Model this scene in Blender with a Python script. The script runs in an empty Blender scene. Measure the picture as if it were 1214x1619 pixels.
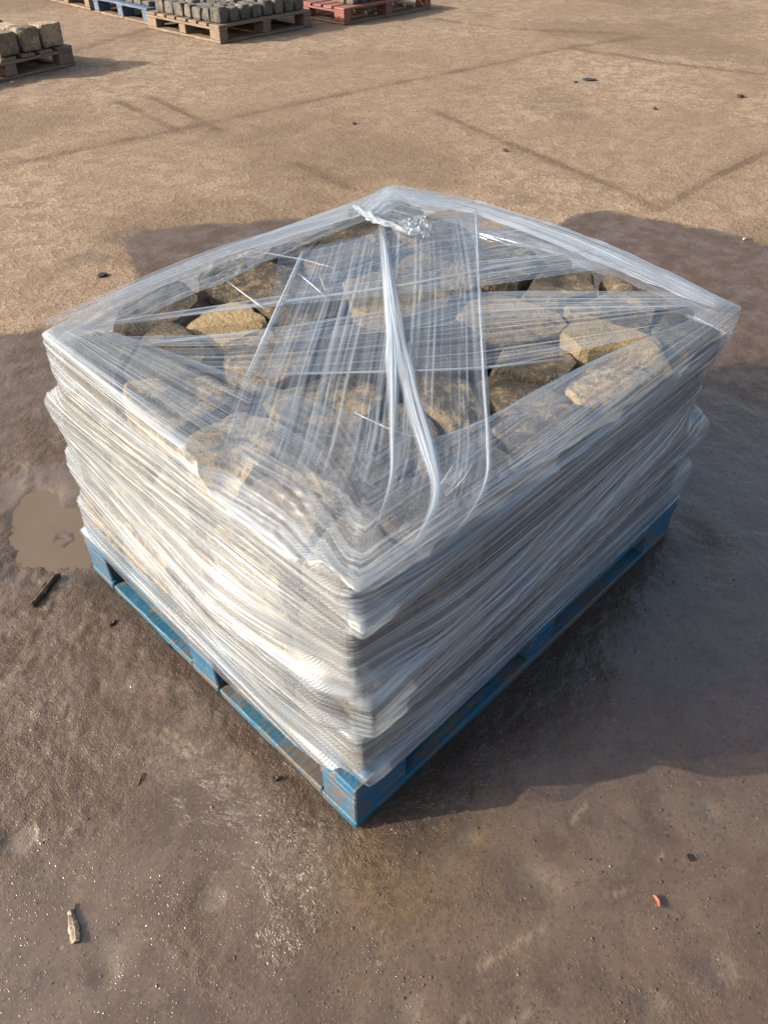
import bpy, bmesh, math, random
import numpy as np
from mathutils import Vector, Matrix, noise as mnoise

S = bpy.context.scene
C = S.collection
R = math.radians

# ------------------------------------------------------------------ camera
F_PX, PITCH, ROLL, YAW = 1216.0, 0.7241, 0.0085, 0.7962
CAM = np.array([-0.4783, -0.5357, 1.4695])
_fw = np.array([math.sin(YAW)*math.cos(PITCH), math.cos(YAW)*math.cos(PITCH), -math.sin(PITCH)])
_r = np.array([math.cos(YAW), -math.sin(YAW), 0.0]); _u = np.cross(_r, _fw)
_r2 = _r*math.cos(ROLL)+_u*math.sin(ROLL); _u2 = -_r*math.sin(ROLL)+_u*math.cos(ROLL)
cd = bpy.data.cameras.new('camera'); cam = bpy.data.objects.new('camera', cd); C.objects.link(cam)
cd.sensor_fit = 'VERTICAL'; cd.sensor_height = 36.0; cd.sensor_width = 36.0
cd.lens = 36.0*F_PX/1619.0
cd.clip_start = 0.05; cd.clip_end = 1000
cam.matrix_world = Matrix(((_r2[0], _u2[0], -_fw[0], CAM[0]), (_r2[1], _u2[1], -_fw[1], CAM[1]),
                           (_r2[2], _u2[2], -_fw[2], CAM[2]), (0, 0, 0, 1)))
S.camera = cam
def at(x, y, z=0.0):
    """survey helper: the point at height z seen at photo pixel (x, y)"""
    d = _fw*F_PX + _r2*(x-607) + _u2*(809.5-y)
    return CAM + d*((z-CAM[2])/d[2])
def to_px(p):
    d = np.asarray(p, float)-CAM; w = d@_fw
    return 607+F_PX*(d@_r2)/w, 809.5-F_PX*(d@_u2)/w

# ------------------------------------------------------------------ light
SUN_EL = R(24.5); SUN_XY = np.array([-0.81, 0.587])
sun_dir = Vector((SUN_XY[0]*math.cos(SUN_EL), SUN_XY[1]*math.cos(SUN_EL), math.sin(SUN_EL))).normalized()
w = bpy.data.worlds.new('World'); S.world = w; w.use_nodes = True
nt = w.node_tree; bg = nt.nodes['Background']
sky = nt.nodes.new('ShaderNodeTexSky'); sky.sky_type = 'NISHITA'; sky.sun_disc = False
sky.sun_elevation = SUN_EL; sky.sun_rotation = math.atan2(SUN_XY[0], SUN_XY[1])
sky.air_density = 1.0; sky.dust_density = 5.0; sky.ozone_density = 0.2
nt.links.new(sky.outputs[0], bg.inputs[0]); bg.inputs[1].default_value = 0.145
sl = bpy.data.lights.new('sun', 'SUN'); sl.energy = 4.4; sl.angle = R(0.53); sl.color = (1.0, 0.945, 0.87)
so = bpy.data.objects.new('sun', sl); C.objects.link(so)
so.rotation_euler = sun_dir.to_track_quat('Z', 'Y').to_euler()
S.view_settings.view_transform = 'Standard'; S.view_settings.look = 'None'
S.view_settings.gamma = 1.0; S.view_settings.use_curve_mapping = False
S.view_settings.exposure = 0.70
S.render.engine = 'CYCLES'
S.cycles.max_bounces = 8; S.cycles.diffuse_bounces = 3; S.cycles.glossy_bounces = 3
S.cycles.transparent_max_bounces = 40; S.cycles.transmission_bounces = 4
S.cycles.caustics_reflective = False; S.cycles.caustics_refractive = False
S.cycles.sample_clamp_indirect = 5.0
S.cycles.use_denoising = True

# ------------------------------------------------------------------ helpers
def tag(o, label=None, cat=None, group=None, kind=None):
    if label: o['label'] = label
    if cat: o['category'] = cat
    if group: o['group'] = group
    if kind: o['kind'] = kind
    return o
def mesh_obj(name, verts, faces, mat, parent=None, uv=None, smooth=False, sharp=None):
    me = bpy.data.meshes.new(name); me.from_pydata([tuple(map(float, v)) for v in verts], [], faces)
    if smooth: me.polygons.foreach_set('use_smooth', [True]*len(me.polygons))
    if uv is not None:
        ul = me.uv_layers.new(name='UVMap'); idx = np.empty(len(me.loops), np.int32)
        me.loops.foreach_get('vertex_index', idx); ul.data.foreach_set('uv', np.asarray(uv, np.float32)[idx].ravel())
    me.update()
    if sharp: me.set_sharp_from_angle(angle=R(sharp))
    if mat: me.materials.append(mat)
    o = bpy.data.objects.new(name, me); C.objects.link(o)
    if parent: o.parent = parent
    return o
def empty(name, loc=(0, 0, 0), rz=0.0):
    o = bpy.data.objects.new(name, None); o.empty_display_size = .1; o.location = loc; o.rotation_euler = (0, 0, rz)
    C.objects.link(o); return o
def grid_faces(nu, nv, close_u=False):
    f = []
    for i in range(nu if close_u else nu-1):
        a = i*nv; b = ((i+1) % nu)*nv
        for j in range(nv-1): f.append((a+j, b+j, b+j+1, a+j+1))
    return f
def resample(pts, n):
    p = np.asarray(pts, float)
    # Catmull-Rom then even arclength
    P = np.vstack([2*p[0]-p[1], p, 2*p[-1]-p[-2]]); out = []
    for i in range(1, len(P)-2):
        for t in np.linspace(0, 1, 12, endpoint=False):
            a, b, c, d = P[i-1], P[i], P[i+1], P[i+2]
            out.append(.5*((2*b)+(-a+c)*t+(2*a-5*b+4*c-d)*t*t+(-a+3*b-3*c+d)*t**3))
    out.append(P[-2]); q = np.array(out)
    s = np.r_[0, np.cumsum(np.linalg.norm(np.diff(q, axis=0), axis=1))]
    k = np.linspace(0, s[-1], n)
    return np.stack([np.interp(k, s, q[:, j]) for j in range(q.shape[1])], 1)
# vectorised value noise
_rs = np.random.RandomState(7); _tab = _rs.rand(256, 256)
def vnoise(x, y, sc, seed=0):
    x = np.asarray(x)*sc+seed*17.3; y = np.asarray(y)*sc+seed*9.7
    xi = np.floor(x).astype(int); yi = np.floor(y).astype(int); fx = x-xi; fy = y-yi
    fx = fx*fx*fx*(fx*(fx*6-15)+10); fy = fy*fy*fy*(fy*(fy*6-15)+10)
    g = lambda a, b: _tab[a & 255, b & 255]
    return (g(xi, yi)*(1-fx)+g(xi+1, yi)*fx)*(1-fy)+(g(xi, yi+1)*(1-fx)+g(xi+1, yi+1)*fx)*fy
def fbm(x, y, sc, o=4, seed=0, gain=.5):
    s = 0; a = 1; t = 0
    for i in range(o):
        c, sn = math.cos(.6*i), math.sin(.6*i)
        s = s+a*vnoise(c*x-sn*y, sn*x+c*y, sc*2.03**i, seed+i); t += a; a *= gain
    return s/t
def sstep(a, b, x):
    t = np.clip((np.asarray(x)-a)/(b-a), 0, 1); return t*t*(3-2*t)
def seg_dist(X, Y, pts):
    d = np.full(np.shape(X), 1e9)
    for (ax, ay), (bx, by) in zip(pts[:-1], pts[1:]):
        vx, vy = bx-ax, by-ay; t = np.clip(((X-ax)*vx+(Y-ay)*vy)/(vx*vx+vy*vy+1e-12), 0, 1)
        d = np.minimum(d, np.hypot(X-ax-t*vx, Y-ay-t*vy))
    return d
def inside(X, Y, poly):
    r = np.zeros(np.shape(X), bool); n = len(poly)
    for i in range(n):
        ax, ay = poly[i]; bx, by = poly[(i+1) % n]
        c = ((ay > Y) != (by > Y))
        with np.errstate(divide='ignore', invalid='ignore'):
            r ^= c & (X < (bx-ax)*(Y-ay)/((by-ay) if by != ay else 1e-12)+ax)
    return r

# ------------------------------------------------------------------ materials
class NB:
    """small node builder"""
    def __init__(s, name):
        s.m = bpy.data.materials.new(name); s.m.use_nodes = True; s.t = s.m.node_tree; s.t.nodes.clear()
        s.out = s.t.nodes.new('ShaderNodeOutputMaterial')
    def n(s, typ, **kw):
        nd = s.t.nodes.new('ShaderNode'+typ)
        for k, v in kw.items():
            if k.startswith('i_'):
                key = k[2:]; key = int(key) if key.isdigit() else key.replace('_', ' ')
                s.set(nd.inputs[key], v)
            else: setattr(nd, k, v)
        return nd
    def set(s, inp, v):
        if hasattr(v, 'is_output') or isinstance(v, bpy.types.NodeSocket): s.t.links.new(v, inp)
        elif isinstance(v, (tuple, list)) and len(v) == 3 and inp.type == 'RGBA': inp.default_value = (*v, 1)
        else: inp.default_value = v
    def math(s, op, a, b=0.0, c=None, clamp=False):
        nd = s.n('Math', operation=op, use_clamp=clamp); s.set(nd.inputs[0], a); s.set(nd.inputs[1], b)
        if c is not None: s.set(nd.inputs[2], c)
        return nd.outputs[0]
    def mix(s, f, a, b, blend='MIX'):
        nd = s.n('Mix', data_type='RGBA', blend_type=blend); s.set(nd.inputs[0], f); s.set(nd.inputs[6], a); s.set(nd.inputs[7], b)
        return nd.outputs[2]
    def lerp(s, f, a, b):
        nd = s.n('Mix', data_type='FLOAT'); s.set(nd.inputs[0], f); s.set(nd.inputs[2], a); s.set(nd.inputs[3], b); return nd.outputs[0]
    def mapr(s, v, a, b, c=0.0, d=1.0, smooth=True):
        nd = s.n('MapRange', interpolation_type='SMOOTHSTEP' if smooth else 'LINEAR'); s.set(nd.inputs[0], v)
        for i, q in enumerate((a, b, c, d)): nd.inputs[1+i].default_value = q
        return nd.outputs[0]
    def noise(s, vec, scale, detail=4, rough=.55, dist=0.0):
        nd = s.n('TexNoise'); s.set(nd.inputs['Vector'], vec); nd.inputs['Scale'].default_value = scale
        nd.inputs['Detail'].default_value = detail; nd.inputs['Roughness'].default_value = rough; nd.inputs['Distortion'].default_value = dist
        return nd.outputs[0]
    def map(s, vec, sc=(1, 1, 1), loc=(0, 0, 0), rot=(0, 0, 0)):
        nd = s.n('Mapping'); s.set(nd.inputs[0], vec); nd.inputs[1].default_value = loc; nd.inputs[2].default_value = rot; nd.inputs[3].default_value = sc
        return nd.outputs[0]
    def attr(s, name): return s.n('Attribute', attribute_name=name).outputs['Fac']
    def bump(s, h, st=.5, dist=.01, normal=None):
        nd = s.n('Bump'); nd.inputs['Strength'].default_value = st; nd.inputs['Distance'].default_value = dist; s.set(nd.inputs['Height'], h)
        if normal is not None: s.set(nd.inputs['Normal'], normal)
        return nd.outputs[0]
    def principled(s, **kw):
        nd = s.n('BsdfPrincipled')
        for k, v in kw.items(): s.set(nd.inputs[k.replace('_', ' ')], v)
        s.t.links.new(nd.outputs[0], s.out.inputs[0]); return nd

def mat_ground():
    b = NB('yard_concrete'); tc = b.n('TexCoord').outputs['Object']
    wet, slur, dirt, rough_a, clay = b.attr('wet'), b.attr('slurry'), b.attr('dirt'), b.attr('grit'), b.attr('clay')
    n1 = b.noise(tc, 1.1, 3, .6); n2 = b.noise(tc, 9, 4, .65); n3 = b.noise(tc, 60, 3, .7); n4 = b.noise(tc, 260, 2, .6)
    st = b.noise(b.map(tc, (2.2, 9, 1), rot=(0, 0, .25)), 3.2, 4, .65)
    fl = b.mapr(b.noise(tc, 7, 6, .74, .3), .48, .56); fl2 = b.mapr(b.noise(b.map(tc, (1, 1, 1), (4, 9, 2)), 26, 4, .7), .50, .60)
    zone = b.mapr(b.noise(b.map(tc, (1, 1, 1), (13, 2, 5)), .45, 3, .55), .40, .60)
    dry = b.mix(b.mapr(n2, .3, .7), (.200, .137, .088), (.285, .205, .135))
    dry = b.mix(b.math('MULTIPLY', fl, b.math('ADD', .25, b.math('MULTIPLY', zone, .5))), dry, (.385, .30, .21))
    dry = b.mix(b.math('MULTIPLY', fl2, b.math('ADD', .25, b.math('MULTIPLY', zone, .45))), dry, (.42, .335, .24))
    dry = b.mix(b.math('MULTIPLY', b.mapr(st, .52, .66), .45), dry, (.20, .135, .085))
    dry = b.mix(b.math('MULTIPLY', b.mapr(n3, .52, .70), .7), dry, (.15, .10, .062))
    dry = b.mix(b.math('MULTIPLY', b.mapr(n1, .50, .66), .5), dry, (.215, .148, .098))
    dry = b.mix(b.math('MULTIPLY', b.mapr(n4, .5, .72), .4), dry, (.40, .315, .225))
    dry = b.mix(b.math('MULTIPLY', dirt, .8), dry, (.125, .082, .052))
    mud = b.mix(b.mapr(n2, .35, .7), (.074, .045, .027), (.118, .074, .046))
    mud = b.mix(b.math('MULTIPLY', b.mapr(n3, .5, .7), .5), mud, (.060, .040, .028))
    mud = b.mix(b.math('MULTIPLY', b.mapr(n1, .45, .7), .5), mud, (.110, .070, .044))
    mud = b.mix(b.math('MULTIPLY', fl2, .22), mud, (.17, .125, .085))
    slc = b.mix(b.mapr(n1, .38, .62), (.074, .046, .028), (.116, .077, .048))
    slc = b.mix(b.math('MULTIPLY', b.mapr(n2, .46, .64), .7), slc, (.072, .045, .028))
    slc = b.mix(b.math('MULTIPLY', fl, .3), slc, (.155, .115, .081))
    wcol = b.mix(slur, mud, slc)
    wcol = b.mix(b.math('MULTIPLY', clay, .8), wcol, b.mix(b.mapr(n3, .35, .65), (.085, .053, .026), (.15, .098, .048)))
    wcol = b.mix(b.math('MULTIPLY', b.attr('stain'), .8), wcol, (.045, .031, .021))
    wcol = b.mix(b.math('MULTIPLY', b.attr('pool'), .38), wcol, (.165, .128, .086))
    wcol = b.mix(b.math('MULTIPLY', b.attr('scuff'), .45), wcol, (.30, .23, .15))
    sp = b.math('MULTIPLY', b.mapr(b.noise(tc, 34, 4, .6), .66, .74), b.mapr(n1, .4, .6))
    wcol = b.mix(b.math('MULTIPLY', sp, .7), wcol, (.27, .21, .135))
    vg = b.n('TexVoronoi', feature='F1'); b.set(vg.inputs['Vector'], tc); vg.inputs['Scale'].default_value = 230; vc = b.n('SeparateColor'); b.set(vc.inputs[0], vg.outputs['Color'])
    vh = b.n('TexVoronoi', feature='F1'); b.set(vh.inputs['Vector'], tc); vh.inputs['Scale'].default_value = 95; vd = b.n('SeparateColor'); b.set(vd.inputs[0], vh.outputs['Color'])
    wcol = b.mix(b.math('MULTIPLY', b.mapr(vc.outputs[0], .80, .95), .36), wcol, (.034, .022, .014))
    wcol = b.mix(b.math('MULTIPLY', b.mapr(vc.outputs[1], .90, .97), .24), wcol, (.22, .16, .105))
    wcol = b.mix(b.math('MULTIPLY', b.math('MULTIPLY', b.mapr(vd.outputs[0], .90, .96), b.mapr(vh.outputs['Distance'], .5, .3)), .45), wcol, (.045, .030, .020))
    dry = b.mix(b.math('MULTIPLY', b.math('MULTIPLY', b.mapr(vd.outputs[1], .84, .92), b.mapr(vh.outputs['Distance'], .5, .3)), .6), dry, (.14, .092, .058))
    col = b.mix(wet, dry, wcol)
    rg_w = b.lerp(slur, b.mapr(n3, .3, .7, .26, .48), b.mapr(n2, .3, .7, .10, .26))
    rg = b.lerp(wet, .93, b.lerp(b.math('MULTIPLY', rough_a, .9), rg_w, .2))
    hh = b.math('ADD', b.math('MULTIPLY', n3, .6), b.math('MULTIPLY', n4, .35))
    def grains(sc, gate, rad):
        vo = b.n('TexVoronoi', feature='F1'); b.set(vo.inputs['Vector'], tc); vo.inputs['Scale'].default_value = sc
        ch = b.n('SeparateColor'); b.set(ch.inputs[0], vo.outputs['Color'])
        return b.math('MULTIPLY', b.mapr(vo.outputs['Distance'], rad, 0.0), b.mapr(ch.outputs[0], gate, gate+.12))
    gr = b.math('ADD', b.math('MULTIPLY', grains(75, .95, .40), .30), b.math('MULTIPLY', grains(210, .76, .45), .14))
    gr = b.math('MULTIPLY', gr, b.math('MULTIPLY', wet, b.mapr(b.noise(tc, 5, 3), .35, .6, .4, 1.0)))
    rd = b.math('ABSOLUTE', b.math('SUBTRACT', b.noise(tc, 62, 4, .6, 1.2), .5))
    rd = b.math('MULTIPLY', b.mapr(rd, .0, .07, 1.0, 0.0), b.math('MULTIPLY', rough_a, .38))
    amp = b.lerp(wet, .75, b.lerp(slur, .6, .08))
    hh = b.math('MULTIPLY', hh, amp)
    hh = b.math('ADD', hh, b.math('MULTIPLY', fl2, b.lerp(wet, .5, .0)))
    hh = b.math('ADD', hh, b.math('ADD', gr, rd))
    bm_ = b.bump(hh, .8, .012)
    cw = b.math('MULTIPLY', wet, b.lerp(slur, b.mapr(n2, .4, .65, .15, .7), 1.0))
    n5 = b.noise(tc, 27, 4, .6, .5)
    cn = b.bump(b.math('ADD', b.math('ADD', gr, b.math('MULTIPLY', n5, b.lerp(slur, .9, .30))), b.math('ADD', rd, b.math('MULTIPLY', n3, b.lerp(slur, .25, .03)))), .7, .012)
    b.principled(Base_Color=col, Roughness=b.lerp(wet, .93, .5), Normal=bm_, Specular_IOR_Level=b.lerp(wet, .25, .35), Coat_Weight=cw, Coat_Roughness=b.lerp(slur, .16, .05), Coat_IOR=1.75, Coat_Normal=cn)
    return b.m
def mat_puddle():
    b = NB('muddy_water'); tc = b.n('TexCoord').outputs['Object']
    col = b.mix(b.noise(tc, 6, 3), (.125, .090, .060), (.165, .123, .084))
    b.principled(Base_Color=col, Roughness=.06, Specular_IOR_Level=.5, Normal=b.bump(b.noise(tc, 25, 2), .05, .004)); return b.m
def mat_stone(name, dark, mid, ochre, bias=0.0, lichen=1.0):
    b = NB(name); oi = b.n('ObjectInfo'); tc = b.n('TexCoord').outputs['Object']
    vec = b.n('VectorMath', operation='ADD'); b.set(vec.inputs[0], tc); b.set(vec.inputs[1], oi.outputs['Location']); 
    off = b.math('MULTIPLY', oi.outputs['Random'], 37.0); cx = b.n('CombineXYZ'); b.set(cx.inputs[2], off)
    v2 = b.n('VectorMath', operation='ADD'); b.set(v2.inputs[0], vec.outputs[0]); b.set(v2.inputs[1], cx.outputs[0]); v = v2.outputs[0]
    tone = b.n('SeparateColor'); b.set(tone.inputs[0], oi.outputs['Color'])
    n1 = b.noise(v, 11, 5, .65, .6); n2 = b.noise(v, 42, 6, .72); n3 = b.noise(v, 170, 4, .65)
    c = b.mix(b.mapr(n1, .35, .68), dark, mid)
    thr = b.math('SUBTRACT', .78+bias, b.math('MULTIPLY', tone.outputs[0], .42))
    f = b.math('MULTIPLY', b.math('SUBTRACT', b.math('ADD', b.math('MULTIPLY', n1, .38), b.math('MULTIPLY', n2, .62)), thr), 11.0, clamp=True)
    c = b.mix(b.math('MULTIPLY', f, lichen), c, ochre)
    c = b.mix(b.math('MULTIPLY', b.mapr(n2, .55, .75), .6), c, tuple(x*.45 for x in dark))
    c = b.mix(b.math('MULTIPLY', b.mapr(n3, .56, .74), .5), c, tuple(min(1, x*1.5) for x in ochre))
    h = b.math('ADD', b.math('MULTIPLY', n2, .7), b.math('MULTIPLY', n3, .3))
    b.principled(Base_Color=c, Roughness=.88, Normal=b.bump(h, 1.0, .018)); return b.m
def mat_wood(name, paint, wood, wear=.5, mud=.3, mudcol=(.11, .075, .048)):
    b = NB(name); oi = b.n('ObjectInfo'); g = b.n('TexCoord').outputs['Generated']; tc = b.n('TexCoord').outputs['Object']
    off = b.n('CombineXYZ'); b.set(off.inputs[0], b.math('MULTIPLY', oi.outputs['Random'], 31.0)); b.set(off.inputs[1], b.math('MULTIPLY', oi.outputs['Random'], 17.0))
    va = b.n('VectorMath', operation='ADD'); b.set(va.inputs[0], tc); b.set(va.inputs[1], off.outputs[0]); v = va.outputs[0]
    grain = b.noise(b.map(v, (9, 9, 60)), 1.6, 5, .6); gx = b.noise(b.map(v, (5, 70, 70)), 1.5, 5, .65)
    n1 = b.noise(v, 14, 6, .68); n2 = b.noise(v, 70, 5, .7); n0 = b.noise(v, 4.5, 4, .6)
    wc = b.mix(b.mapr(gx, .3, .7), tuple(x*.55 for x in wood), wood)
    pc = b.mix(b.mapr(n0, .35, .7), tuple(x*.7 for x in paint), paint)
    c = b.mix(b.mapr(b.math('ADD', b.math('MULTIPLY', n1, .55), b.math('MULTIPLY', gx, .45)), .66-.3*wear, .74-.3*wear), pc, wc)
    c = b.mix(b.math('MULTIPLY', b.mapr(b.math('ADD', b.math('MULTIPLY', n0, .6), b.math('MULTIPLY', n2, .4)), .62-.3*mud, .74-.3*mud), .85), c, mudcol)
    h = b.math('ADD', gx, b.math('MULTIPLY', n2, .5))
    b.principled(Base_Color=c, Roughness=b.mapr(n1, .3, .7, .45, .8), Normal=b.bump(h, .5, .006)); return b.m
def mat_plain(name, col, rough=.7, col2=None, scale=30, bump=.4):
    b = NB(name); tc = b.n('TexCoord').outputs['Object']; n = b.noise(tc, scale, 5, .65)
    c = b.mix(b.mapr(n, .35, .65), col, col2 or tuple(x*.55 for x in col))
    b.principled(Base_Color=c, Roughness=rough, Normal=b.bump(n, bump, .006)); return b.m

M_GROUND = mat_ground(); M_PUDDLE = mat_puddle()
M_STONE = mat_stone('weathered_sandstone', (.062, .052, .041), (.155, .124, .088), (.38, .28, .14), bias=-.08)
M_SETT = mat_stone('dark_grey_sett', (.075, .070, .060), (.19, .172, .145), (.27, .225, .165), bias=-.05, lichen=.7)
M_BUFF = mat_stone('buff_sandstone', (.13, .105, .072), (.26, .21, .142), (.42, .335, .22), bias=-.04)
M_BLUE = mat_wood('blue_painted_wood', (.004, .13, .27), (.16, .135, .10), wear=.52, mud=.46)
M_BLUE_MUD = mat_wood('blue_painted_wood_muddy', (.010, .13, .225), (.15, .12, .08), wear=.48, mud=.52)
M_BROWN = mat_wood('weathered_brown_wood', (.24, .165, .11), (.20, .15, .105), wear=.6, mud=.25)
M_RED = mat_wood('red_painted_wood', (.30, .10, .075), (.27, .18, .13), wear=.5, mud=.25)
M_FBLUE = mat_wood('faded_blue_wood', (.07, .14, .25), (.22, .18, .13), wear=.5, mud=.3)

# ------------------------------------------------------------------ the ground: one sheet
WET = [at(*p)[:2] for p in [(-250, 560), (0, 527), (60, 515), (150, 502), (208, 445), (190, 378), (215, 363), (330, 352), (450, 345), (600, 352),
       (700, 366), (790, 360), (880, 352), (905, 338), (960, 333), (1050, 348), (1130, 362), (1214, 384), (1450, 400)]]
WETP = [tuple(p) for p in WET]+[(4.5, -6), (-6, -6), (-6, 2.2)]
JOINTS = [[tuple(at(*p)[:2]) for p in j] for j in (
    [(-60, 275), (280, 205), (440, 170), (585, 140), (760, 105), (900, 75), (1010, 58)], [(190, 160), (285, 207)], [(238, 152), (345, 203)],
    [(690, 176), (790, 220), (900, 264), (1000, 308), (1045, 332)], [(1045, 332), (1120, 285), (1214, 240)],
    [(690, 30), (800, 45), (980, 52)], [(470, 258), (560, 300)], [(120, 80), (235, 45), (300, 20)], [(905, 76), (1060, 100), (1214, 118)])]
PUD = [tuple(at(*p)[:2]) for p in [(28, 800), (50, 782), (80, 780), (105, 795), (150, 820), (160, 860), (125, 895), (75, 898), (35, 880), (24, 835)]]
PUD2 = [tuple(at(*p)[:2]) for p in [(-60, 790), (-10, 758), (30, 755), (45, 770), (10, 790), (-40, 815)]]
SLOTS = [(168, 1500, .030), (172, 1540, .022), (840, 1385, .035), (870, 1400, .025), (745, 1330, .022), (1117, 1277, .020), (1030, 1585, .025), (1140, 1530, .030), (640, 1600, .03), (330, 1420, .028), (30, 1330, .03)]
SCUFF = [[(757, 1530), (800, 1502), (858, 1466)], [(905, 1300), (925, 1270)], [(1040, 1360), (1056, 1346)], [(812, 1618), (840, 1598)], [(730, 1616), (745, 1606)], [(240, 1160), (300, 1195)], [(250, 1150), (320, 1190)], [(960, 1420), (985, 1408)]]
SCUFF = [[tuple(at(*p)[:2]) for p in q] for q in SCUFF]
def ground_fields(X, Y):
    rr = np.hypot(X-CAM[0], Y-CAM[1])
    wx = X+.07*(fbm(X, Y, 3, 4, 3)-.5)+.09*(fbm(X, Y, 11, 5, 9, .65)-.5); wy = Y+.07*(fbm(X, Y, 3, 4, 5)-.5)+.09*(fbm(X, Y, 11, 5, 12, .65)-.5)
    d = seg_dist(wx, wy, WETP+[WETP[0]]); sgn = np.where(inside(wx, wy, WETP), 1, -1)
    wet = sstep(-.008, .03, d*sgn)
    # scattered damp patches beyond the edge
    wet = np.maximum(wet, .55*sstep(.66, .76, fbm(X, Y, 2.2, 4, 21))*sstep(-.55, -.05, d*sgn))
    slur = sstep(.44, .60, fbm(X, Y, 1.9, 4, 31))*wet
    near_pal = np.maximum(np.maximum(-X, X-1.2), np.maximum(-Y, Y-1.0))
    foreg = sstep(1.7, .9, rr)
    slur = np.maximum(slur, wet*foreg*(.35+.65*sstep(.30, .55, fbm(X, Y, 3.1, 4, 33))))
    slur = slur*sstep(.02, .16, near_pal+.12*(fbm(X, Y, 9, 3, 37)-.5))
    rightp = sstep(.10, .40, X-Y-.55)*wet            # smoother thin slurry right of the pallet
    slur = np.maximum(slur, rightp*.85*sstep(.10, .22, near_pal+.10*(fbm(X, Y, 7, 3, 38)-.5)))
    leftm = sstep(.25, .5, Y)*sstep(.02, -.1, X)*wet  # lumpier mud left of the pallet
    slur = slur*(1-.75*leftm)*sstep(2.9, 2.0, rr)
    clay = wet*sstep(.30, .02, np.hypot((X-.02)*.9, Y+.10))*sstep(.2, .55, fbm(X, Y, 8, 4, 41))
    dirt = np.zeros_like(X)
    for j in JOINTS:
        dj = seg_dist(X+.014*(fbm(X, Y, 2.2, 4, 51)-.5), Y+.014*(fbm(X, Y, 2.2, 4, 52)-.5), j)
        dirt = np.maximum(dirt, (.9*sstep(.040, .012, dj)+.40*sstep(.16, .0, dj))*(.5+.6*sstep(.35, .65, fbm(X, Y, 4, 3, 53))))
    dirt = np.clip(dirt+.5*sstep(.55, .72, fbm(X, Y, .9, 5, 55)), 0, 1)
    # heights
    h = .006*(fbm(X, Y, 1.3, 4, 61)-.5)+.005*(fbm(X, Y, 9, 4, 62)-.5)
    h = h*sstep(6.0, 2.0, rr)
    rough = wet*(1-slur)*sstep(3.5, 1.6, rr)
    lum = fbm(X, Y, 16, 5, 63, .6)-.5
    h = h+rough*(.003*lum+.003*np.abs(fbm(X, Y, 34, 3, 64)-.5)+.004*(fbm(X, Y, 75, 2, 67)-.5))*(1+.5*leftm)
    cr = 1-np.abs(fbm(X+.02*fbm(X, Y, 20, 3, 66), Y, 42, 3, 65)*2-1)           # crinkled mud near the front corner
    zz_ = (X+.10)*.71+(Y-.07)*.71; zt_ = -(X+.10)*.71+(Y-.07)*.71
    zone = np.exp(-((zz_/.15)**2+(zt_/.055)**2))*sstep(.25, .6, fbm(X, Y, 14, 3, 68))
    h = h+wet*zone*.006*(cr-.6)
    for (px, py, rad) in SLOTS:
        q = at(px, py); h = h-.004*np.exp(-((X-q[0])**2+(Y-q[1])**2)/rad**2)
    pd = np.maximum(np.where(inside(wx, wy, PUD), 1, -1)*seg_dist(wx, wy, PUD+[PUD[0]]), np.where(inside(wx, wy, PUD2), 1, -1)*seg_dist(wx, wy, PUD2+[PUD2[0]]))
    h = h*(1-.6*sstep(-.02, .05, pd))-.011*sstep(-.09, .02, pd)
    q = at(98, 850); h = h+.008*np.exp(-(((X-q[0]+.02*lum)**2+(Y-q[1])**2)/.034**2))*np.clip(fbm(X, Y, 55, 4, 69, .65)*2.4-.35, 0, 1.4)
    under = sstep(.05, -.03, near_pal)
    h = h*(1-.85*under)-.002*under
    h = np.where(dirt > 0, h-.004*dirt*(1-wet), h)
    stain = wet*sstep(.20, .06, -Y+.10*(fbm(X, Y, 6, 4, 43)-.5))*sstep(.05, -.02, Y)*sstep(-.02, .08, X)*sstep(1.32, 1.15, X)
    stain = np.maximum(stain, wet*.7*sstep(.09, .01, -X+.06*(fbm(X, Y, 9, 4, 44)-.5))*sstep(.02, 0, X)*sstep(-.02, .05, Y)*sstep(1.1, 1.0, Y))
    pool = np.zeros_like(X); scuff = np.zeros_like(X)
    for (px, py, rad) in SLOTS:
        q = at(px, py); pool = np.maximum(pool, np.exp(-((X-q[0]+.03*(fbm(X, Y, 22, 3, 46)-.5))**2+(Y-q[1]+.03*(fbm(X, Y, 22, 3, 47)-.5))**2)/rad**2))
    pool = sstep(.25, .6, pool)
    for q in SCUFF: scuff = np.maximum(scuff, sstep(.006, .002, seg_dist(X+.006*(fbm(X, Y, 40, 3, 48)-.5), Y, q))*sstep(.2, .5, fbm(X, Y, 60, 3, 49)))
    slur = np.maximum(slur, pool*wet)
    return h, wet, slur, dirt, clay, zone*wet, stain, pool*wet, scuff*wet
def axis(lo, hi, step, far):
    a = list(np.arange(lo, hi, step)); s = step; x = a[-1]
    while x < far: s = min(s*(1.012 if x < 8.5 else 1.10), 12); x += s; a.append(x)
    s = step; x = a[0]; pre = []
    while x > -far: s = min(s*1.06, 20); x -= s; pre.append(x)
    return np.array(pre[::-1]+a)
ax_x = axis(-.75, 1.75, .0085, 160); ax_y = axis(-.85, 1.75, .0085, 160)
GX, GY = np.meshgrid(ax_x, ax_y, indexing='ij')
gh, gw, gs, gd, gc, gg, gst, gpo, gsc = ground_fields(GX, GY)
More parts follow.
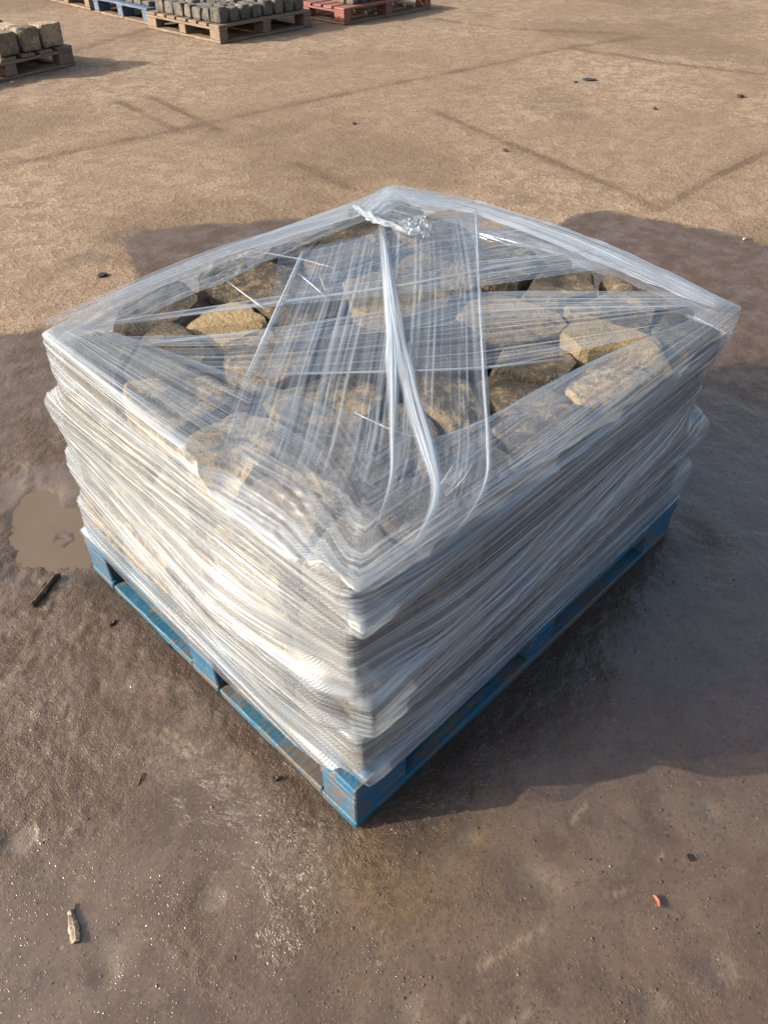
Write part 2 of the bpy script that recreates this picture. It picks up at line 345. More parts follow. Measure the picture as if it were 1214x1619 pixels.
def build_ground():
    nx, ny = GX.shape
    me = bpy.data.meshes.new('ground')
    co = np.stack([GX, GY, gh], -1).reshape(-1, 3).astype(np.float32)
    i = np.arange((nx-1)*(ny-1)); a = (i//(ny-1))*ny+i % (ny-1)
    quads = np.stack([a, a+ny, a+ny+1, a+1], -1).astype(np.int32)
    me.vertices.add(len(co)); me.vertices.foreach_set('co', co.ravel())
    me.loops.add(quads.size); me.loops.foreach_set('vertex_index', quads.ravel())
    me.polygons.add(len(quads)); me.polygons.foreach_set('loop_start', np.arange(len(quads), dtype=np.int32)*4)
    me.polygons.foreach_set('use_smooth', np.ones(len(quads), bool))
    me.update(calc_edges=True)
    for nm, f in (('wet', gw), ('slurry', gs), ('dirt', gd), ('clay', gc), ('grit', gg), ('stain', gst), ('pool', gpo), ('scuff', gsc)):
        at_ = me.attributes.new(nm, 'FLOAT', 'POINT'); at_.data.foreach_set('value', f.ravel().astype(np.float32))
    me.materials.append(M_GROUND)
    o = bpy.data.objects.new('ground', me); C.objects.link(o)
    tag(o, 'wet muddy concrete yard drying to pale dust further off', 'ground', kind='structure')
build_ground()
def gz(x, y):
    i = np.clip(np.searchsorted(ax_x, x)-1, 0, len(ax_x)-2); j = np.clip(np.searchsorted(ax_y, y)-1, 0, len(ax_y)-2)
    fx = (x-ax_x[i])/(ax_x[i+1]-ax_x[i]); fy = (y-ax_y[j])/(ax_y[j+1]-ax_y[j])
    return (gh[i, j]*(1-fx)+gh[i+1, j]*fx)*(1-fy)+(gh[i, j+1]*(1-fx)+gh[i+1, j+1]*fx)*fy
def puddle(name, poly, grow, z, label):
    p = np.array(poly); c = p.mean(0); q = resample(np.vstack([p, p[:1]]), 60)[:-1]
    d = q-c; q = c+d*(1+grow/np.linalg.norm(d, axis=1))[:, None]
    v = [(*c, z)]+[(*a, z) for a in q]; n = len(q)
    o = mesh_obj(name, v, [(0, 1+i, 1+(i+1) % n) for i in range(n)], M_PUDDLE)
    tag(o, label, 'puddle', kind='structure')
puddle('puddle', PUD, .02, -.0078, 'brown muddy puddle beside the wrapped pallet')

# ------------------------------------------------------------------ pallets
def box(name, lo, hi, mat, parent, rng, jig=.0015, chip=0.0):
    """a sawn board or block: bevelled, slightly out of square, cut along its length so that it can bow"""
    lo = np.array(lo, float); hi = np.array(hi, float); bm = bmesh.new()
    bmesh.ops.create_cube(bm, size=1.0)
    for v in bm.verts:
        v.co = Vector([lo[k]+(v.co[k]+.5)*(hi[k]-lo[k]) for k in range(3)])
    L = int(np.argmax(hi-lo))
    if (hi-lo)[L] > .3:
        es = [e for e in bm.edges if abs((e.verts[0].co-e.verts[1].co)[L]) > .2]
        bmesh.ops.subdivide_edges(bm, edges=es, cuts=9, use_grid_fill=True)
    for v in bm.verts: v.co += Vector([rng.uniform(-jig, jig) for _ in range(3)])
    bmesh.ops.bevel(bm, geom=[e for e in bm.edges if e.calc_face_angle(0) > .8], offset=.003, segments=1, affect='EDGES')
    if chip:
        for v in bm.verts:
            k = mnoise.noise(v.co*23); v.co += v.normal*(-chip*max(0, k))
    me = bpy.data.meshes.new(name); bm.to_mesh(me); bm.free(); me.materials.append(mat)
    o = bpy.data.objects.new(name, me); C.objects.link(o); o.parent = parent; return o
def pallet(name, corner, rz, LX, LY, mats, label, group, seed, x0=0.0, y0=0.0):
    rng = random.Random(seed); p = empty(name, (corner[0], corner[1], 0), rz); tag(p, label, 'pallet', group)
    mt, mb = mats; a, b_ = x0, y0; bx, by = .145, .10
    xs = [a, a+LX/2-bx/2+.0225, a+LX-bx]; wx_ = [bx, .10, bx]; ys = [b_, b_+LY/2-by/2, b_+LY-by]
    for y in ys: box('base_board', (a, y, .003), (a+LX, y+by, .024), mb, p, rng)
    for x, wd in ((xs[0], .10), (a+LX-.10, .10)):
        box('base_board', (x+.001, b_+by+.003, .003), (x+wd, ys[1]-.003, .023), mb, p, rng)
        box('base_board', (x+.001, ys[1]+by+.003, .003), (x+wd, ys[2]-.003, .023), mb, p, rng)
    for x, wd in zip(xs, wx_):
        for y in ys: box('block', (x+.002, y+.002, .0255), (x+wd-.002, y+by-.002, .1), mt, p, rng)
    for y in ys: box('stringer', (a, y, .1015), (a+LX, y+by, .1225), mt, p, rng)
    n = 7; wd = [.14, .12, .12, .14, .12, .12, .14]; gap = (LX-sum(wd))/(n-1); x = a
    for i in range(n):
        box('deck_board', (x, b_, .124), (x+wd[i], b_+LY, .1455), mt, p, rng); x += wd[i]+gap
    return p
pallet('pallet', (0, 0), 0, 1.2, 1.0, (M_BLUE, M_BLUE_MUD), 'blue painted wooden pallet carrying the film wrapped stone, edges worn', 'pallets', 3)
BGG = 'pallets standing further back'
pallet('pallet', (4.25, 6.235), .06+math.pi/2, 1.1, 1.17, (M_BROWN, M_BROWN), 'bare brown wooden pallet loaded with small dark grey setts', BGG, 5, y0=-1.17)
pallet('pallet', (4.275, 7.46), .02, 1.2, 1.02, (M_FBLUE, M_BROWN), 'faded blue pallet behind the brown pallet of setts', BGG, 6)
pallet('pallet', (5.70, 6.13), .05+math.pi/2, 1.1, 1.38, (M_RED, M_BROWN), 'faded red wooden pallet next to the brown one', BGG, 7, y0=-1.38)
pallet('pallet', (2.885, 6.375), .19, 1.2, 1.0, (M_BROWN, M_BROWN), 'dark weathered pallet carrying large buff stone blocks', BGG, 8, x0=-1.2)
pallet('pallet', (4.28, 8.62), .02, 1.2, 1.0, (M_BROWN, M_BROWN), 'dull brown pallet behind the faded blue pallet, cut by the picture edge', BGG, 9)

# ------------------------------------------------------------------ stones
def clip(poly, nx, ny, d):
    out = []
    for i in range(len(poly)):
        a, b = poly[i], poly[(i+1) % len(poly)]; da = a[0]*nx+a[1]*ny-d; db = b[0]*nx+b[1]*ny-d
        if da <= 0: out.append(a)
        if da*db < 0:
            t = da/(da-db); out.append((a[0]+t*(b[0]-a[0]), a[1]+t*(b[1]-a[1])))
    return out
def voronoi(seeds, foot):
    cells = []
    for i, s in enumerate(seeds):
        p = list(foot)
        for j, q in enumerate(seeds):
            if i != j:
                nx, ny = q[0]-s[0], q[1]-s[1]; l = math.hypot(nx, ny)
                p = clip(p, nx/l, ny/l, (nx*(s[0]+q[0])+ny*(s[1]+q[1]))/2/l)
                if len(p) < 3: break
        cells.append(p)
    return cells
PROF = [(.70, 0), (.93, .04), (.99, .16), (1.0, .40), (1.0, .66), (1.0, .88), (.965, .97), (.75, 1.0), (.38, 1.0)]
def stone_verts(poly, z0, z1, rng, shrink=.007, tilt=.10, rnd=.07, cuts=5, rag=1.0, cut=(.70, .92)):
    p = np.array(poly); c = p.mean(0)
    q = np.roll(p, -1, 0); p = np.stack([(1-rnd)*p+rnd*q, rnd*p+(1-rnd)*q], 1).reshape(-1, 2)   # round the plan outline a little
    N = 30; q = np.vstack([p, p[:1]]); s = np.r_[0, np.cumsum(np.linalg.norm(np.diff(q, axis=0), axis=1))]
    k = np.linspace(0, s[-1], N, endpoint=False); ring = np.stack([np.interp(k, s, q[:, j]) for j in (0, 1)], 1)
    c = ring.mean(0); d = ring-c; L = np.linalg.norm(d, axis=1); d = d*((L-shrink).clip(.01)/L)[:, None]
    H = z1-z0; V = [(0, 0, 0)]
    for sc, zf in PROF: V += [(a[0]*sc, a[1]*sc, zf*H) for a in d]
    V.append((0, 0, 1.0*H)); V = np.array(V); V[:, 2] -= H/2
    sd = Vector((rng.uniform(0, 99), rng.uniform(0, 99), rng.uniform(0, 99))); R0 = L.mean()
    for _ in range(cuts):                                # split faces
        th = rng.uniform(0, 6.283); ph = rng.uniform(-.25, .75); n = np.array([math.cos(th)*math.cos(ph), math.sin(th)*math.cos(ph), math.sin(ph)])
        t = V@n; dd = t.max()*rng.uniform(*cut); V = V-np.outer(np.maximum(0, t-dd), n)
    for i in range(len(V)):
        v = Vector(V[i]); a = mnoise.noise(v*9+sd)*.007*rag+mnoise.noise(v*24+sd)*.006*rag+mnoise.noise(v*60+sd)*.0025*rag
        nn = Vector(V[i]); nn = nn.normalized() if nn.length > 1e-6 else Vector((0, 0, 1)); V[i] += np.array(nn)*(a-.004)
    tx, ty = rng.uniform(-tilt, tilt), rng.uniform(-tilt, tilt); top = (V[:, 2] > 0)
    V[:, 2] += top*(V[:, 0]*tx+V[:, 1]*ty)
    V[:, 2] = np.clip(V[:, 2], -H/2, None); V[:, :2] += c; V[:, 2] += H/2+z0
    return V, N
def stone_faces(N):
    f = []; K = len(PROF)
    for i in range(N): f.append((0, 1+(i+1) % N, 1+i))
    for k in range(K-1):
        a = 1+k*N; b = a+N
        for i in range(N): f.append((a+i, a+(i+1) % N, b+(i+1) % N, b+i))
    a = 1+(K-1)*N; t = 1+K*N
    for i in range(N): f.append((a+i, a+(i+1) % N, t))
    return f
FILM_Z = .699
def ceil_z(x, y):
    # the load is lower along the near half of its sunlit side
    bev = np.maximum(0, .14-x)*.56*sstep(.46, .34, y)*sstep(-.02, .20, y)
    return FILM_Z-.012-bev
stone_pts = []
def put_stone(name, V, N, mat, tone, label, cat, group):
    c = np.array([V[:, 0].mean(), V[:, 1].mean(), V[:, 2].min()])
    o = mesh_obj(name, V-c, stone_faces(N), mat, smooth=True, sharp=16); o.location = c; o.color = (tone, 0, 0, 1)
    tag(o, label, cat, group); return o

TOP = [  # photo position, tone (0 grey .. 1 ochre), top height offset, label
 (535, 715, .45, 0, 'broad ochre edged stone in front of the centre, below the film cords'),
 (562, 862, .35, 0, 'stone filling the near top corner of the load'),
 (345, 690, .62, 0, 'flat ochre topped stone near the sunlit side, under white film'),
 (440, 800, .3, 0, 'grey stone at the near sunlit edge under the brightest film glare'),
 (545, 622, .55, 0, 'mottled grey and ochre stone at the centre, left of the film cords'),
 (648, 655, .4, -.02, 'small dark stone seen in the slit between two film cords'),
 (722, 625, .5, 0, 'grey stone right of the film cords with orange specks'),
 (812, 612, .42, -.01, 'dark bare stone with ochre crust in the open gap of the film'),
 (852, 556, .42, 0, 'rounded grey stone just above the open gap in the film'),
 (950, 532, .95, .01, 'bright yellow ochre stone toward the far right corner'),
 (826, 500, .7, 0, 'lime and ochre speckled stone left of the bright yellow one'),
 (980, 482, .5, 0, 'reddish grey stone behind the bright yellow one'),
 (900, 438, .4, 0, 'grey stone with a buff front edge in the far right half'),
 (808, 412, .5, 0, 'large grey stone with ochre rim right of the vertical film edge'),
 (792, 352, .85, -.01, 'yellow stone showing bare at the far edge beside the white film band'),
 (698, 352, .5, 0, 'pinkish grey stone under the knotted film tail'),
 (622, 462, .9, .008, 'pale ochre stone crossed by the two film cords'),
 (690, 410, .6, 0, 'mottled stone just in front of the knotted film tail'),
 (535, 382, .35, 0, 'grey stone left of the film knot'),
 (368, 505, .85, -.005, 'ochre stone with a dark hollow beside it, bare between two film bands'),
 (268, 548, .3, 0, 'grey stone near the far left corner, below the first film band'),
 (432, 545, .5, 0, 'grey brown stone where the long sheet crosses the second band'),
 (385, 432, .5, 0, 'ochre flecked stone under crumpled film by the far left edge'),
 (262, 628, .55, 0, 'buff stone along the sunlit edge near the far left corner'),
 (150, 540, .3, 0, 'stone under crumpled film in the far left corner of the load'),
 (565, 548, .25, 0, 'flat grey stone at the very centre of the load'),
 (702, 545, .35, 0, 'grey stone just right of the cords, behind the orange specked one'),
 (740, 715, .4, 0, 'grey ochre stone under the fold of loose film at the near right'),
 (675, 800, .3, 0, 'stone along the shaded edge close to the near corner'),
 (860, 660, .45, 0, 'dark stone with buff spots under the shaded edge film'),
 (975, 592, .6, 0, 'pink tinged stone along the shaded edge under streaked film'),
 (1095, 505, .35, 0, 'stone in the far right corner under gathered film'),
 (640, 318, .4, .012, 'stone lifting the film at the farthest corner'),
 (470, 472, .3, 0, 'grey stone beneath the glinting creases left of centre'),
 (1010, 440, .4, 0, 'stone under the white film band near the far right corner'),
 (900, 385, .35, 0, 'stone under the middle of the white film band along the far edge'),
 (245, 478, .35, 0, 'stone under thin film along the far left edge'),
 (470, 372, .45, 0, 'buff stone at the far left edge between crumpled film and knot'),
]
rng = random.Random(11)
foot4 = [(.010, .004), (1.160, .006), (1.170, 1.053), (.074, .986)]
cells = voronoi([tuple(at(a, b, .68)[:2]) for a, b, *_ in TOP], foot4)
for cell, (px, py, tone, dz, lab) in zip(cells, TOP):
    V, N = stone_verts(cell, .575+rng.uniform(-.01, .005), .674+dz+rng.uniform(-.016, .006), rng, shrink=.0, tilt=.10, cuts=6, cut=(.80, .95))
    V[:, 2] = np.minimum(V[:, 2], ceil_z(V[:, 0], V[:, 1])+.004*np.array([mnoise.noise(Vector(v)*40) for v in V]))
    stone_pts.append(V); put_stone('stone', V, N, M_STONE, tone, lab, 'stone', 'stones on top of the wrapped load')
LAY = [(.1465, .281, [(.014, .0), (1.193, .0), (1.19, 1.0), (.012, .988)]),
       (.288, .418, [(.030, -.008), (1.205, .0), (1.18, 1.03), (.024, .976)]),
       (.424, .566, [(.014, .014), (1.165, .012), (1.17, 1.04), (.016, .988)])]
ordw = ['first', 'second', 'third', 'fourth', 'fifth', 'sixth', 'seventh', 'eighth']
for li, (z0, z1, foot) in enumerate(LAY):
    r2 = random.Random(40+li); seeds = []
    nx, ny = 6, 5
    for i in range(nx):
        for j in range(ny):
            a = (i+.5+(.25 if j % 2 else -.25)*(0 if i in (0, nx-1) else 1)+r2.uniform(-.2, .2))/nx; b = (j+.5+r2.uniform(-.22, .22))/ny
            seeds.append((a*1.2, b*1.03))
    cl = voronoi(seeds, foot)
    course = ['bottom course', 'second course up', 'third course up'][li]
    cnt = {'l': [], 'r': [], 'o': []}
    for k, cell in enumerate(cl):
        p = np.array(cell); cx, cy = p.mean(0)
        lf = p[:, 0].min() < .08; rt = p[:, 1].min() < .08
        cnt['l' if lf and not (rt and cx > cy) else 'r' if rt else 'o'].append((cy if lf else cx, cell, lf, rt, cx, cy))
    for side in 'lro':
        for n_, (key, cell, lf, rt, cx, cy) in enumerate(sorted(cnt[side], key=lambda t: t[0])):
            edge = cx > 1.0 or cy > .82
            if side == 'o' and li < 2 and not edge: continue
            V, N = stone_verts(cell, z0, z1+r2.uniform(-.012, 0), r2, shrink=.006, tilt=.05, cuts=4)
            V[:, 2] = np.clip(V[:, 2], z0, z1+.004); stone_pts.append(V)
            if side == 'l': lab = f'{ordw[n_]} stone from the near corner, {course}, behind film on the sunlit side'
            elif side == 'r': lab = f'{ordw[n_]} stone from the near corner, {course}, behind film on the shaded side'
            else: lab = 'rough stone hidden low inside the wrapped load, only glimpsed through gaps'
            put_stone('stone', V, N, M_STONE, r2.uniform(.2, .7), lab, 'stone', 'stones inside the wrapped load' if side == 'o' else 'stones along the sides of the wrapped load')
def dense(V):
    r = V[1:1+30*len(PROF)].reshape(len(PROF), 30, 3); k = np.linspace(0, 1, 5)[:, None, None, None]
    return (r[None, :-1]*(1-k)+r[None, 1:]*k).reshape(-1, 3)
SP = np.vstack([dense(V) for V in stone_pts])

# ------------------------------------------------------------------ stretch film
WO = np.array([.6, .5, .145])
wrap = empty('stretch_film', tuple(WO)); tag(wrap, 'clear plastic stretch film wound tightly round the stone load on the blue pallet', 'stretch film')
def grid_mesh(name, G, mat, milk, close=False, parent=wrap):
    """a film sheet: grid of points, each with how milky the film is there"""
    nu, nv = G.shape[:2]; me = bpy.data.meshes.new(name); co = (G.reshape(-1, 3)-WO).astype(np.float32)
    n1 = nu if close else nu-1; i = np.arange(n1*(nv-1)); a = (i//(nv-1)); j = i % (nv-1); b = (a+1) % nu
    q = np.stack([a*nv+j, b*nv+j, b*nv+j+1, a*nv+j+1], -1).astype(np.int32)
    me.vertices.add(len(co)); me.vertices.foreach_set('co', co.ravel()); me.loops.add(q.size); me.loops.foreach_set('vertex_index', q.ravel())
    me.polygons.add(len(q)); me.polygons.foreach_set('loop_start', np.arange(len(q), dtype=np.int32)*4); me.polygons.foreach_set('use_smooth', np.ones(len(q), bool))
    me.update(calc_edges=True)
    at_ = me.attributes.new('milk', 'FLOAT', 'POINT'); at_.data.foreach_set('value', np.clip(milk, 0, .94).ravel().astype(np.float32))
    me.materials.append(mat); o = bpy.data.objects.new(name, me); C.objects.link(o); o.parent = parent; return o
def mat_film(name, rough, gloss, tint=(.66, .755, .85)):
    b = NB(name); milk = b.attr('milk')
    df = b.n('BsdfDiffuse'); b.set(df.inputs[0], tint)
    tl = b.n('BsdfTranslucent'); b.set(tl.inputs[0], tint)
    mk = b.n('MixShader', i_0=.38); b.t.links.new(df.outputs[0], mk.inputs[1]); b.t.links.new(tl.outputs[0], mk.inputs[2])
    tr = b.n('BsdfTransparent'); b.set(tr.inputs[0], (.985, .985, .985))
    m1 = b.n('MixShader'); b.set(m1.inputs[0], milk); b.t.links.new(tr.outputs[0], m1.inputs[1]); b.t.links.new(mk.outputs[0], m1.inputs[2])
    gl = b.n('BsdfGlossy'); gl.inputs['Roughness'].default_value = rough
    fr = b.n('LayerWeight'); fr.inputs[0].default_value = .5
    gf = b.math('MINIMUM', b.math('MULTIPLY', b.math('ADD', .07, b.math('MULTIPLY', b.math('POWER', fr.outputs['Facing'], 4.0), .8)), gloss), .6)
    m2 = b.n('MixShader'); b.set(m2.inputs[0], gf); b.t.links.new(m1.outputs[0], m2.inputs[1]); b.t.links.new(gl.outputs[0], m2.inputs[2])
    b.t.links.new(m2.outputs[0], b.out.inputs[0]); return b.m
M_FILM = mat_film('stretch_film', .17, 1.25)
M_CRISP = mat_film('crumpled_film', .2, .8)
def lines(u, v, freq, tilt, seed, al):
    q = (v+u*tilt)*freq
    return .62*vnoise(u*al+seed*5.1, q, 1.0, seed)+.38*vnoise(u*al*1.7+seed*3.3, q*2.3, 1.0, seed+8)
def streaks(u, v, base, amp, fine, coarse, tilts=(.0, .03, -.025), al=.45, seed=0):
    """milkiness and ripple height of drawn film; taut threads run along u"""
    a = lines(u, v, fine, tilts[0], 1+seed, al); c = lines(u, v, fine*.6, tilts[1], 5+seed, al); g = lines(u, v, fine*.42, tilts[2], 17+seed, al)
    d = lines(u, v, coarse, tilts[1]*1.4, 9+seed, al*1.4); e = lines(u, v, coarse*2.6, tilts[2]*1.3, 13+seed, al*1.2)
    thin = .55*sstep(.56, .66, a)+.60*sstep(.58, .66, c)+.60*sstep(.60, .67, g)
    band = sstep(.40, .66, d); band2 = sstep(.46, .64, e)
    m = thin*(.45+.55*band)+.18*band+.30*band2*(.4+.6*sstep(.4, .6, a))
    big = .6+.7*sstep(.3, .7, fbm(u*1.3, v*4, 1.0, 3, 23+seed))
    h = .0007*(a-.5)+.0013*(c-.5)+.0018*(g-.5)+.0026*(e-.5)+.0018*(d-.5)
    return base*(.5+.5*band2)*big+amp*m*big, h
def strands(U, V, n, v0, v1, seed, wd=(.0009, .0019), br=(.05, .75), tilt=.02, u0=None, u1=None, part=.55, tips=None, hs=.0007):
    """single taut threads: straight lines across the sheet, each with its own slope, width and strength"""
    rs = np.random.RandomState(seed); m = np.zeros_like(V); h = np.zeros_like(V)
    u0 = U.min() if u0 is None else u0; u1 = U.max() if u1 is None else u1
    cols = np.where((U[:, 0] >= u0-1e-6) & (U[:, 0] <= u1+1e-6))[0]; x = ((U[cols]-u0)/(u1-u0)); Vc = V[cols]; mm = np.zeros_like(Vc); hh = np.zeros_like(Vc)
    for k in range(n):
        va = rs.uniform(v0, v1); vb = va+rs.normal()*tilt
        if tips is not None and rs.rand() < (.38 if len(tips) > 4 else .10):           # drawn in to a jutting stone corner
            tp = tips[rs.randint(len(tips))]; vb = tp[1]+rs.normal()*.022; va = va if tp[0] is None else tp[0]+rs.normal()*.05
        w = rs.uniform(*wd)*(2.2 if rs.rand() < .08 else 1); b = br[0]+(br[1]-br[0])*rs.rand()**2.2
        ln = va+(vb-va)*x; win = 1.0
        if rs.rand() < part:
            c = rs.rand(); L = rs.uniform(.25, .8); win = sstep(L, L*.6, np.abs(x-c))
        g = np.exp(-((Vc-ln)/w)**2)*win; mm += b*g; hh += b*g
    m[cols] = mm; h[cols] = hh
    return m, h*hs
def hull2(P):
    P = sorted(map(tuple, P))
    def half(Q):
        h = []
        for p in Q:
            while len(h) > 1 and (h[-1][0]-h[-2][0])*(p[1]-h[-2][1])-(h[-1][1]-h[-2][1])*(p[0]-h[-2][0]) <= 0: h.pop()
            h.append(p)
        return h
    a = half(P); b = half(P[::-1]); return np.array(a[:-1]+b[:-1])
CX, CY = .60, .50
NPH = 680; phi = np.linspace(0, 2*math.pi, NPH, endpoint=False); DX, DY = np.cos(phi), np.sin(phi)
def hull_r(P):
    h = hull2(P)-np.array([CX, CY]); q = np.roll(h, -1, 0); e = q-h
    n = np.stack([e[:, 1], -e[:, 0]], 1); n /= np.linalg.norm(n, axis=1)[:, None]+1e-12
    d = (n*h).sum(1); den = n@np.stack([DX, DY])
    with np.errstate(divide='ignore'): r = np.where(den > 1e-6, d[:, None]/den, 1e9)
    return r.min(0)
def line_r(pts):
    """distance from the centre to a closed loop along every direction"""
    p = np.array(pts)-np.array([CX, CY]); q = np.roll(p, -1, 0); r = np.full(NPH, 1e9)
    for a, b in zip(p, q):
        e = b-a; den = DX*e[1]-DY*e[0]
        with np.errstate(divide='ignore', invalid='ignore'):
            t = (a[0]*e[1]-a[1]*e[0])/den; s = (a[0]*DY-a[1]*DX)/den
        ok = (t > 0) & (s >= -1e-9) & (s <= 1+1e-9); r = np.where(ok, np.minimum(r, t), r)
    return r
rv = _r2[:2]
def prof(tab, z):
    t = np.array(sorted(tab)); return float(np.interp(z, t[:, 0], t[:, 1]))
BACK = [tuple(at(*p, FILM_Z)[:2]) for p in [(190, 453), (330, 397), (460, 357), (560, 331), (760, 320), (900, 365), (1040, 421)]]
def corners(z):
    # how far each corner of the load juts out or draws in at height z
    f = prof([(.69, .008), (.66, -.004), (.61, .014), (.585, .012), (.55, -.006), (.51, -.010), (.445, .004), (.41, .028), (.32, .030), (.285, -.004), (.255, -.010), (.20, .012), (.145, .026)], z)
    r_ = prof([(.69, .0), (.669, .004), (.605, -.008), (.53, -.036), (.47, -.040), (.434, -.030), (.40, .012), (.384, .022), (.351, .022), (.30, .004), (.285, .004), (.25, .016), (.206, .010), (.14, .0)], z)
    l = prof([(.69, .049), (.573, .045), (.545, .012), (.52, .004), (.49, .012), (.425, .027), (.39, .016), (.352, .012), (.30, .018), (.258, .013), (.247, .004), (.206, .004), (.11, .003)], z)
    b = prof([(.69, .0), (.6, -.01), (.5, -.03), (.3, -.04), (.14, -.06)], z)
    fo = prof([(.69, .0), (.665, .016), (.64, .018), (.605, .0), (.58, .0), (.55, .026), (.50, .022), (.455, .012), (.415, -.004), (.33, .0), (.29, .026), (.25, .024), (.19, .0), (.14, .0)], z)
    gap = sum(math.exp(-((z-zg)/.020)**2) for zg in (.57, .425, .285))*.010
    b -= gap; l_in = gap; fo = fo*1.9+.3*gap
    P = [(0.003+f*rv[0]+fo, -.006+f*rv[1]+fo), (1.192+r_*rv[0]-gap, .004+r_*rv[1]+gap), (1.185+b, 1.072+b), (.012+l*rv[0]+l_in, 1.002+l*rv[1]-l_in)]
    if z > .62: P += BACK
    k = prof([(.45, 0), (.42, 1), (.33, 1), (.29, 0)], z)
    if k > 0: P += [(-.032*k+.01*(1-k), .335), (-.022*k+.01*(1-k), .06)]
    return P
def shell():
    zs = np.linspace(.06, .690, 84); RR = []
    decks = [(0, 0), (1.2, 0), (1.2, 1.0), (0, 1.0)]
    for z in zs:
        sel = SP[np.abs(SP[:, 2]-z) < .010][:, :2]
        P = [tuple(x) for x in sel]+corners(z)
        if z < .158 or len(P) < 3: P += [tuple(x) for x in decks]
        RR.append(hull_r(P))
    RR = np.array(RR); k = np.exp(-.5*(np.arange(-6, 7)/2.2)**2); k /= k.sum()
    pad = np.vstack([RR[:1]]*6+[RR]+[RR[-1:]]*6); sm = sum(k[i]*pad[i:i+len(RR)] for i in range(13))
    mx = RR.copy(); n_ = len(zs)
    for k_ in range(1, 8): mx = np.maximum(mx, np.vstack([RR[k_:], np.repeat(RR[-1:], k_, 0)])); mx = np.maximum(mx, np.vstack([np.repeat(RR[:1], k_, 0), RR[:-k_]]))
    k2 = np.exp(-.5*(np.arange(-10, 11)/4.0)**2); k2 /= k2.sum(); pad = np.vstack([mx[:1]]*10+[mx]+[mx[-1:]]*10)
    bridged = sum(k2[i]*pad[i:i+n_] for i in range(21)); bridged[-8:] = np.minimum(bridged[-8:], RR[-8:]+.004)
    xo, yo = CX+RR[40]*DX, CY+RR[40]*DY; dc = np.full(NPH, 9.0)
    for cx_, cy_, k_ in ((0, 0, .42), (1.19, 0, .7), (1.18, 1.05, 1), (.02, 1.0, .9)): dc = np.minimum(dc, k_*np.hypot(xo-cx_, yo-cy_))
    wc = np.exp(-(dc/.07)**2)[None]
    RR = np.maximum(RR, .5*RR+.5*sm)*wc+np.maximum(bridged, RR-.004)*(1-wc)+.003      # taut film bridges the hollows between the courses
    kp = np.exp(-.5*(np.arange(-4, 5)/1.1)**2); kp /= kp.sum()
    RR = np.maximum(RR-.002, sum(kp[i]*np.roll(RR, i-4, 1) for i in range(9)))
    # lower hem: pulled down over the pallet deck on the sunlit side, higher on the shaded side
    xo = CX+RR[0]*DX; yo = CY+RR[0]*DY
    left = sstep(.06, .0, xo); right = sstep(.06, .0, yo)*(1-left)
    hem = .130+left*(.004-.034*np.sin(np.clip(yo, 0, 1)*math.pi)+.036*sstep(.16, .0, yo))+right*(.036-.014*np.clip(xo, 0, 1.2))
    hem = hem+.004*(vnoise(phi*6, phi*0, 1.0, 3)-.5)+.003*(vnoise(phi*30, phi*0, 1.0, 4)-.5)
    inner = [at(*p, FILM_Z)[:2] for p in [(160, 520), (230, 542), (400, 602), (560, 652), (690, 692), (770, 662), (860, 612), (960, 560), (1085, 508),
             (1110, 484), (960, 418), (830, 368), (700, 324), (640, 322), (575, 350), (480, 388), (400, 424), (330, 455), (215, 505)]]
    rin = np.minimum(line_r(inner), RR[-1]-.03)
    per = np.r_[0, np.cumsum(np.hypot(np.diff(CX+RR[40]*DX), np.diff(CY+RR[40]*DY)))]
    NS, NT = 500, 160
    x1_, y1_ = CX+RR[-1]*DX, CY+RR[-1]*DY; ztop = np.minimum(zs[-1], ceil_z(x1_, y1_)+.010)
    s = np.linspace(0, 1, NS); Z = hem[:, None]+(ztop-hem)[:, None]*s[None]
    ri = np.stack([np.interp(Z[i], zs, RR[:, i]) for i in range(NPH)])
    t = np.linspace(0, 1, NT+1)[1:]; r1 = ri[:, -1]; rt = r1[:, None]+(rin-r1)[:, None]*t[None]
    Xs, Ys = CX+ri*DX[:, None], CY+ri*DY[:, None]; Xt, Yt = CX+rt*DX[:, None], CY+rt*DY[:, None]
    Zt = FILM_Z-(FILM_Z-ztop)[:, None]*np.exp(-t[None]*9*(r1-rin)[:, None]/.1)
    Zt = np.minimum(Zt, ceil_z(Xt, Yt)+.016)
    X = np.hstack([Xs, Xt]); Y = np.hstack([Ys, Yt]); ZZ = np.hstack([Z, Zt])
    U = np.repeat(per[:, None], NS+NT, 1); wdt = np.clip((r1-rin), .05, .4)
    fanL = sstep(.1, 0, x1_)*np.clip(y1_, 0, 1)*.30+sstep(.1, 0, y1_)*np.clip(x1_/1.2, 0, 1)*(-.10)
    Vs = .42+(Z-.42)*(1+fanL)[:, None]
    V = np.hstack([Vs, Vs[:, -1:]+t[None]*(.12+.6*wdt[:, None])])
    milk, h = streaks(U, V, .27, .22, 220, 14, (.0, .05, -.045), seed=0)
    h = h*.30
    def u_of(x, y): return per[int(np.argmin(np.abs((np.arctan2(y-CY, x-CX) % (2*math.pi))-phi)))]
    uL, uF, uR, uB = u_of(.04, 1.0), u_of(0, 0), u_of(1.19, 0), u_of(1.185, 1.07)
    tipF = [(None, .60), (None, .43), (None, .40), (None, .33), (None, .17), (None, .69), (None, .64)]
    for (a_, b_, n_, sd_, tp_) in ((uL, uF, 480, 1, [(t_[1], t_[1]+.0) for t_ in tipF[:3]]), (uF, uR, 560, 2, [(t_[1], .5+.4*(t_[1]-.4)) for t_ in tipF]), (uB, uL, 120, 3, None), (uF, uR, 60, 4, None)):
        m_, h_ = strands(U, V, n_, .10, .98, sd_, tilt=(.024 if sd_ == 1 else .020), u0=a_, u1=b_, tips=tp_, hs=(.0017 if sd_ == 1 else .0013)); milk = milk+m_; h = h+h_
